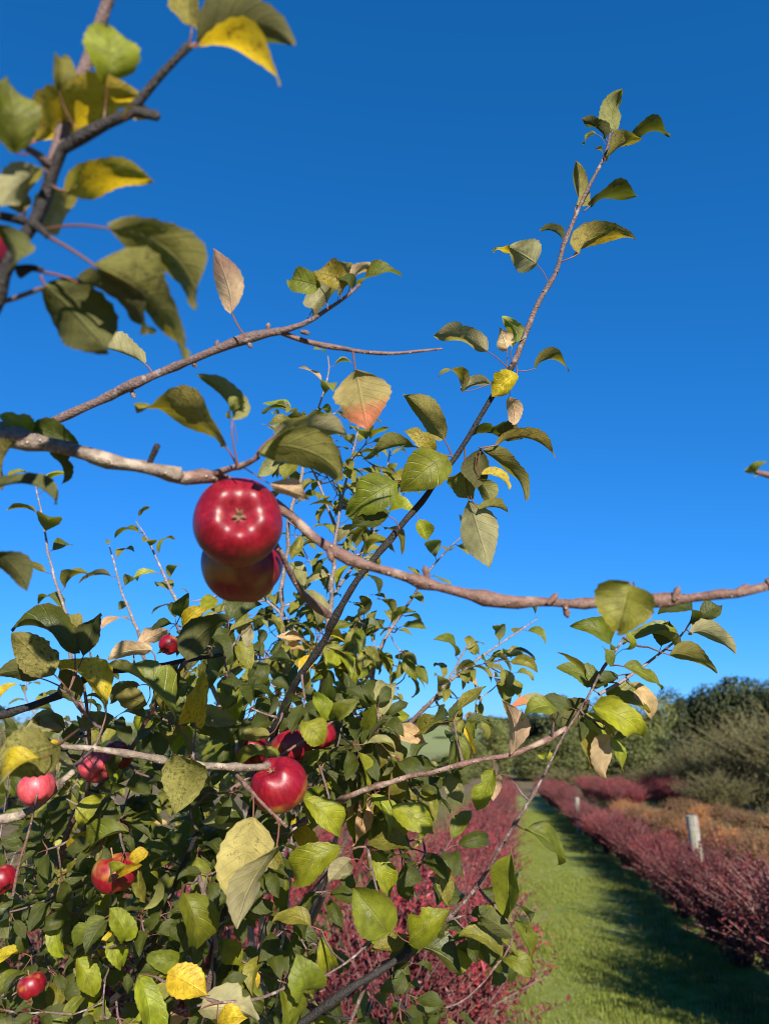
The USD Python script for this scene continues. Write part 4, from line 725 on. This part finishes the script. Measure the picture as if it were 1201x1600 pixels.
hero(TB, [
    (956, 1016, 892, 980, 30, 'T', 'green', dict(at=(962, 1014))), (957, 1040, 941, 1010, 18, 'T', 'green', {}), (974, 1014, 968, 984, 12, 'T', 'fresh', {}), (936, 1066, 869, 1044, 36, 'T', 'green', {}), (1033, 1010, 1046, 970, 40, 'U', 'dark', {}), (1056, 1016, 974, 1008, 20, 'T', 'green', {}),
    (1045, 1024, 1120, 1052, 34, 'U', 'olive', {}), (1080, 990, 1148, 1022, 36, 'U', 'pale', {}), (1094, 966, 1128, 946, 30, 'T', 'dark', {}), (1079, 974, 1028, 960, 20, 'T', 'dark', {}), (974, 1042, 1034, 1078, 24, 'T', 'green', {}), (946, 1084, 1023, 1114, 34, 'T', 'green', {}),
    (925, 1104, 1001, 1150, 48, 'T', 'fresh', {}), (912, 1116, 954, 1157, 34, 'T', 'fresh', {}), (921, 1094, 878, 1134, 44, 'U', 'dark', {}), (960, 1150, 948, 1218, 32, 'U', 'tan', dict(tw=5)), (797, 1180, 784, 1093, 32, 'U', 'tan', dict(at=(798, 1178), bark='red')), (858, 1106, 799, 1106, 32, 'U', 'orange', dict(d=.97)),
    (872, 1112, 813, 1126, 26, 'T', 'green', dict(d=.96)), (736, 1178, 726, 1136, 28, 'T', 'yellow', {}), (772, 1204, 744, 1268, 38, 'T', 'fresh', {}), (781, 1210, 770, 1252, 26, 'U', 'tan', dict(d=1.02)), (820, 1298, 872, 1352, 28, 'T', 'green', {}), (800, 1335, 802, 1440, 48, 'T', 'green', dict(curl=.5, tw=8)),
    (804, 1438, 832, 1502, 32, 'T', 'green', {}), (800, 1466, 746, 1430, 34, 'U', 'dark', {}), (782, 1500, 716, 1464, 28, 'T', 'olive', {}), (784, 1500, 828, 1530, 28, 'T', 'green', {}), (604, 1457, 550, 1388, 74, 'T', 'green', dict(tw=6, d=.93)), (580, 1244, 590, 1322, 32, 'T', 'fresh', {}),
    (577, 1332, 610, 1402, 40, 'T', 'fresh', {}), (612, 1264, 677, 1302, 42, 'T', 'fresh', {}), (532, 1324, 461, 1376, 56, 'T', 'fresh', dict(wav=.1)), (475, 1250, 532, 1308, 44, 'T', 'fresh', dict(wav=.12)), (548, 1344, 512, 1381, 34, 'U', 'pale', {}),
    (638, 1474, 705, 1422, 54, 'T', 'fresh', {}), (640, 1480, 726, 1527, 38, 'T', 'dark', {}), (472, 1548, 464, 1490, 56, 'T', 'green', dict(d=.9)), (440, 1545, 452, 1602, 46, 'T', 'green', dict(d=.9)),
    (396, 1278, 366, 1418, 92, 'U', 'speckle', dict(at=(392, 1238, .86), d=.82, tw=5, fold=.12, curl=.2, wav=.04)), (434, 1320, 370, 1452, 46, 'U', 'pale', dict(at=(426, 1272, .85), d=.80, tw=24, fold=.3, curl=.3)),
    (312, 1578, 402, 1596, 62, 'U', 'pale', dict(d=.85)), (262, 1522, 326, 1558, 54, 'T', 'yellow', dict(d=.88)), (340, 1600, 388, 1592, 34, 'T', 'yellow', dict(d=.86)), (216, 1530, 226, 1622, 50, 'T', 'fresh', dict(d=.9)), (120, 1498, 148, 1557, 40, 'T', 'fresh', {}),
    (285, 1395, 306, 1482, 66, 'T', 'green', dict(d=.95)), (202, 1300, 138, 1332, 36, 'T', 'green', {}), (154, 1302, 112, 1332, 28, 'T', 'yellow', {}), (300, 1184, 274, 1272, 74, 'U', 'spotted', dict(d=.84, tw=5)), (306, 1130, 318, 1048, 52, 'T', 'yellow', dict(d=.92, tw=8)),
    (166, 1100, 90, 1042, 38, 'T', 'yellow', dict(d=.88, tw=8)), (120, 1098, 95, 1042, 40, 'U', 'dark', dict(d=.9)), (84, 1054, 18, 990, 62, 'U', 'spotted', dict(d=.85, tw=8)), (118, 1022, 18, 986, 40, 'T', 'dark', dict(d=.88)), (130, 1026, 158, 958, 40, 'U', 'dark', dict(d=.88)), (128, 988, 86, 960, 30, 'U', 'olive', dict(d=.95)),
    (236, 1016, 166, 1032, 30, 'U', 'tan', {}), (88, 1166, -14, 1202, 86, 'U', 'spotted', dict(at=(92, 1166, .86), d=.66, tw=8)), (64, 1186, 14, 1238, 26, 'T', 'yellow', dict(d=.64)), (74, 1168, 94, 1166, 20, 'T', 'yellow', dict(d=.8)), (62, 1060, -8, 1055, 32, 'U', 'dark', dict(d=.88)),
    (276, 1126, 166, 1044, 44, 'T', 'green', dict(d=.9)), (290, 1032, 356, 972, 50, 'U', 'dark', dict(d=.92)), (285, 978, 322, 950, 26, 'T', 'yellow', {}), (214, 1010, 262, 985, 34, 'U', 'tan', {}), (526, 1126, 561, 1094, 30, 'T', 'green', dict(d=.96)), (516, 1126, 489, 1088, 34, 'T', 'fresh', dict(d=.97)),
    (474, 1128, 504, 1164, 44, 'T', 'fresh', dict(d=.95)), (436, 1190, 372, 1196, 26, 'T', 'green', dict(d=1.0)), (420, 1150, 372, 1158, 24, 'U', 'olive', dict(d=1.02)), (480, 1190, 508, 1172, 24, 'T', 'green', dict(d=1.0)), (205, 1345, 232, 1332, 28, 'T', 'yellow', dict(d=.93)), (186, 1368, 222, 1352, 28, 'T', 'yellow', dict(d=.92)), (175, 1378, 198, 1352, 16, 'T', 'fresh', dict(d=.925)), (130, 1330, 192, 1290, 40, 'T', 'green', {}), (168, 1475, 190, 1510, 34, 'T', 'fresh', {}), (195, 1470, 170, 1420, 40, 'T', 'fresh', {}),
    (850, 1186, 842, 1176, 14, 'T', 'fresh', {}), (862, 1190, 866, 1178, 14, 'T', 'fresh', {}), (230, 1100, 178, 1090, 36, 'U', 'olive', {}), (215, 1072, 172, 1100, 34, 'U', 'spotted', {}), (360, 985, 400, 968, 26, 'U', 'olive', {}), (395, 975, 388, 1010, 24, 'U', 'pale', {}),
], 1.0, jitter=0.05)
LEFT = [(-30, 1260), (-30, 1120), (60, 1060), (180, 1030), (300, 960), (420, 990), (480, 1060), (590, 1090), (660, 1150), (640, 1240), (520, 1270), (480, 1420), (420, 1620), (-30, 1620)]
fill(TB, LEFT, 112, 1.03, 1.55, 0.054, PB, 5, (4, 7))
LOW = [(-30, 1330), (400, 1300), (470, 1440), (520, 1520), (640, 1570), (640, 1640), (-30, 1640)]
PF = A([0.22, 0.30, 0.06, 0.22, 0.03, 0.04, 0.10, 0.03]); PF /= PF.sum()
fill(TB, [(0, 1100), (90, 1060), (300, 980), (430, 1010), (560, 1090), (640, 1180), (480, 1260), (380, 1420), (330, 1600), (0, 1600)], 62, 0.985, 1.1, 0.043, PF, 25, (3, 6))
fill(TB, LOW, 64, 1.03, 1.5, 0.055, PB, 6, (4, 7))
MID = [(480, 1100), (700, 1090), (730, 1180), (660, 1240), (640, 1290), (520, 1280), (440, 1260)]
fill(TB, MID, 46, 1.02, 1.3, 0.052, PB, 8, (4, 6))
fill(TB, [(700, 1300), (790, 1320), (800, 1400), (810, 1560), (600, 1600), (490, 1500), (520, 1330)], 22, 0.97, 1.15, 0.050, PB, 19, (3, 6))
fill(TB, [(860, 1040), (960, 1010), (1010, 1080), (960, 1150), (880, 1150)], 5, 1.0, 1.06, 0.05, PB, 9, (3, 5))
TB.finish()

# ---- tree C: behind, thin upright shoots with small leaves
TC = Tree('apple tree behind the sharp one with small leaves on thin upright shoots')
g = float(H(-0.35, 2.35)); TC.limb('trunk', [[-0.35, 2.38, g - 0.1], [-0.34, 2.36, 0.4], [-0.3, 2.32, 0.85]], 0.06, 0.04, 'dark', sides=12)
hubC = A([-0.3, 2.32, 0.82])
for k, (pts, r0, r1) in enumerate([([P(200, 1300, 1.9), P(130, 1120, 1.8), P(105, 965, 1.75)], .011, .0042), ([P(330, 1250, 1.9), P(240, 1060, 1.8), P(215, 985, 1.75)], .011, .004), ([P(380, 1240, 1.85), P(320, 1040, 1.75), P(280, 950, 1.72)], .011, .004),
        ([P(470, 1200, 1.8), P(505, 1060, 1.7), P(515, 960, 1.65), P(522, 860, 1.62)], .011, .005), ([P(450, 1150, 1.75), P(440, 960, 1.65), P(455, 800, 1.6), P(470, 750, 1.6)], .009, .0038), ([P(560, 1200, 1.8), P(580, 1060, 1.7), P(600, 1000, 1.68)], .009, .0042), ([P(560, 1260, 1.7), P(625, 1150, 1.6), P(680, 1090, 1.58)], .009, .0045)]):
    TC.limb('branch', pts, r0, r1, 'silver' if k != 6 else 'shoot', 0.2, start=hubC, sides=7)
SH = [([(105, 965), (80, 885), (64, 800), (52, 742)], 1.75, 58, 32), ([(215, 985), (192, 930), (178, 880), (170, 852)], 1.75, 44, 22), ([(280, 950), (250, 885), (226, 835), (212, 815)], 1.72, 44, 22), ([(522, 860), (532, 790), (548, 720), (560, 662), (548, 640)], 1.62, 40, 20),
      ([(470, 750), (480, 690), (500, 630), (514, 580), (512, 556)], 1.6, 42, 24), ([(600, 1000), (640, 940), (668, 895), (700, 858), (722, 838)], 1.68, 42, 22), ([(680, 1090), (708, 1050), (722, 1022), (735, 1004)], 1.58, 46, 18), ([(690, 1075), (740, 1035), (790, 1000), (838, 968)], 1.6, 40, 26),
      ([(525, 830), (500, 760), (470, 700), (440, 650)], 1.66, 42, 20), ([(455, 800), (420, 780), (395, 800)], 1.6, 42, 20), ([(515, 940), (560, 870), (590, 800), (610, 700)], 1.7, 40, 26), ([(480, 1010), (420, 940), (370, 960)], 1.7, 44, 22), ([(580, 1060), (560, 980), (575, 930)], 1.68, 42, 22), ([(440, 960), (400, 930), (350, 930), (300, 940)], 1.65, 42, 24), ([(110, 1130), (60, 1120), (40, 1090), (42, 1062)], 1.9, 32, 16)]
for k, (pix, d, lp, gap) in enumerate(SH): shoot(TC, pix, d, 0.0038, 0.0014, 'silver', lp, gap, PC, 100 + k, link=True)
fill(TC, [(440, 640), (520, 610), (600, 700), (610, 820), (560, 900), (470, 880), (430, 760)], 32, 1.5, 1.75, 0.058, PC, 12, (3, 6), 'silver')
fill(TC, [(330, 960), (480, 900), (620, 960), (650, 1060), (560, 1120), (400, 1120), (300, 1060)], 55, 1.5, 1.85, 0.062, PC, 13, (3, 6), 'silver')
fill(TC, [(640, 1080), (780, 1010), (800, 1060), (740, 1130), (660, 1150)], 12, 1.45, 1.65, 0.058, PC, 14, (3, 6), 'silver')
fill(TC, [(0, 1160), (300, 1110), (560, 1130), (600, 1170), (480, 1250), (300, 1450), (0, 1500)], 60, 1.6, 2.1, 0.068, PB, 15, (4, 7), 'silver')
TC.finish()

# ------------------------------------------------------------------ apples
def apple_shape(seed, calyx=1.0):
    r = np.random.default_rng(seed); nph, nth = 44, 60
    ph = np.linspace(0.0, np.pi, nph); th = np.linspace(0, 2 * np.pi, nth, endpoint=False); PH, TH = np.meshgrid(ph, th, indexing='ij'); Q = np.pi - PH
    rad = np.sin(PH) * (1 + 0.05 * np.cos(PH)) ; rad = np.sign(rad) * np.abs(rad) ** 0.86
    zz = 0.90 * np.cos(PH) - 0.42 * np.exp(-(PH / 0.36) ** 2) + 0.30 * np.exp(-(Q / 0.34) ** 2)
    lob = (np.cos(5 * TH + 0.4) + 0.5 * np.cos(3 * TH + r.uniform(0, 6)) + 0.35 * np.cos(2 * TH + r.uniform(0, 6))) * np.exp(-((Q - 0.62) / 0.34) ** 2); zz = zz - 0.038 * lob; rad = rad * (1 + 0.018 * np.cos(5 * TH + 0.4) * (PH / np.pi)) * (1 + 0.045 * np.cos(TH + r.uniform(0, 6)) + 0.012 * np.cos(2 * TH + r.uniform(0, 6)))
    v = np.stack([rad * np.cos(TH), rad * np.sin(TH), zz], -1).reshape(-1, 3)
    f = []
    for i in range(nph - 1):
        j = np.arange(nth); k = (j + 1) % nth; a, b, c, d = i * nth + j, i * nth + k, (i + 1) * nth + k, (i + 1) * nth + j
        f += [np.stack([a, c, b], 1), np.stack([a, d, c], 1)]
    return v, np.vstack(f)
def sepals(seed):
    r = np.random.default_rng(seed); parts = []
    for k in range(5):
        a = k * 2 * np.pi / 5 + r.uniform(-.2, .2); d = A([np.cos(a), np.sin(a), 0]); s = A([-d[1], d[0], 0]); z0 = -0.585
        pts = []
        for t, w in ((0, .034), (.4, .036), (.75, .02), (1, .004)):
            c = d * (0.015 + 0.14 * t * r.uniform(.8, 1.3)) + A([0, 0, z0 - 0.10 * math.sin(t * 2.2) - 0.03 * r.random()]); pts += [c - s * w, c + A([0, 0, -.012]), c + s * w]
        v = A(pts); f = []
        for i in range(3):
            for j in range(2): q = i * 3 + j; f += [[q, q + 1, q + 4], [q, q + 4, q + 3]]
        parts.append((v, A(f), None))
    v, f, _ = join(parts); return v, f
def apple(px, py, d, rpx, calyx, label, skin=None):
    "CALYX: where the calyx looks, as (right, up, towards the camera)"
    c = P(px, py, d); R = rpx / F * d / 1.0; cd = unit(calyx[0] * rt + calyx[1] * upv + calyx[2] * unit(EYE - c)); zax = -cd; xax = unit(np.cross(zax, A([0.3, 0.2, 1.0]))); yax = np.cross(zax, xax)
    t = thing('apple', label, 'apple', c - A([0, 0, R]), group=None)
    m = np.eye(4); m[0, :3] = xax * R; m[1, :3] = yax * R; m[2, :3] = zax * R; m[3, :3] = [0, 0, R]
    sd = int(px * 7 + py); obj('skin', apple_shape(sd), skin or apple_mat, t, smooth=True, matrix=m)
    if calyx[2] > -0.5: obj('calyx', sepals(sd), calyx_mat, t, smooth=False, matrix=m)
    obj('stem', tube(curve([[0, 0, 0.40], [0.02, 0.03, 0.75], [0.10, 0.04, 1.08]], 6), [0.04, 0.03, 0.028, 0.028, 0.032, 0.045], 6), stem_mat, t, matrix=m)
apple(372, 818, 0.63, 70, (0.03, 0.26, 0.95), 'large shiny red apple in front with its calyx facing the camera')
apple(379, 882, 0.705, 64, (0.2, -0.75, -0.6), 'shaded dark red apple tucked directly behind and below the large shiny apple')
apple(435, 1227, 0.94, 44, (-0.42, 0.80, 0.42), 'round red apple with brown calyx on top, hanging in the middle of the leafy crown')
apple(392, 1172, 1.10, 25, (0.2, -0.4, 0.4), 'bright red apple peeping out just above left of the round apple in the crown')
apple(455, 1168, 1.06, 33, (0.4, -0.6, 0.3), 'red apple directly above the round apple, half behind a yellow green leaf')
apple(503, 1150, 1.08, 22, (0.4, -0.6, 0.3), 'small red apple right of the group above the round apple')
apple(152, 1195, 1.03, 27, (0.2, -0.5, 0.5), 'pinkish red apple behind the upright twig on the left', apple_pale)
apple(184, 1180, 1.07, 24, (-0.2, -0.6, 0.4), 'red apple touching the pinkish apple from behind on its right')
apple(56, 1232, 0.97, 28, (0.2, -0.7, 0.3), 'dusty pink apple near the left edge beside the grey branch', apple_pale)
apple(180, 1364, 0.98, 34, (0.1, -0.9, 0.2), 'dark red apple with two yellow speckled leaves lying across it')
apple(4, 1374, 1.0, 22, (0.3, -0.6, 0.4), 'red apple cut by the left edge, low in the crown')
apple(50, 1540, 1.02, 21, (0.2, -0.8, 0.3), 'purplish apple in deep shade in the lower left corner')
apple(264, 1008, 0.96, 16, (-0.3, -0.5, 0.5), 'small red apple highest in the crown under tan leaves')
apple(-36, 398, 0.50, 54, (0.2, -0.6, 0.2), 'blurred dull purple apple cut by the upper left edge')
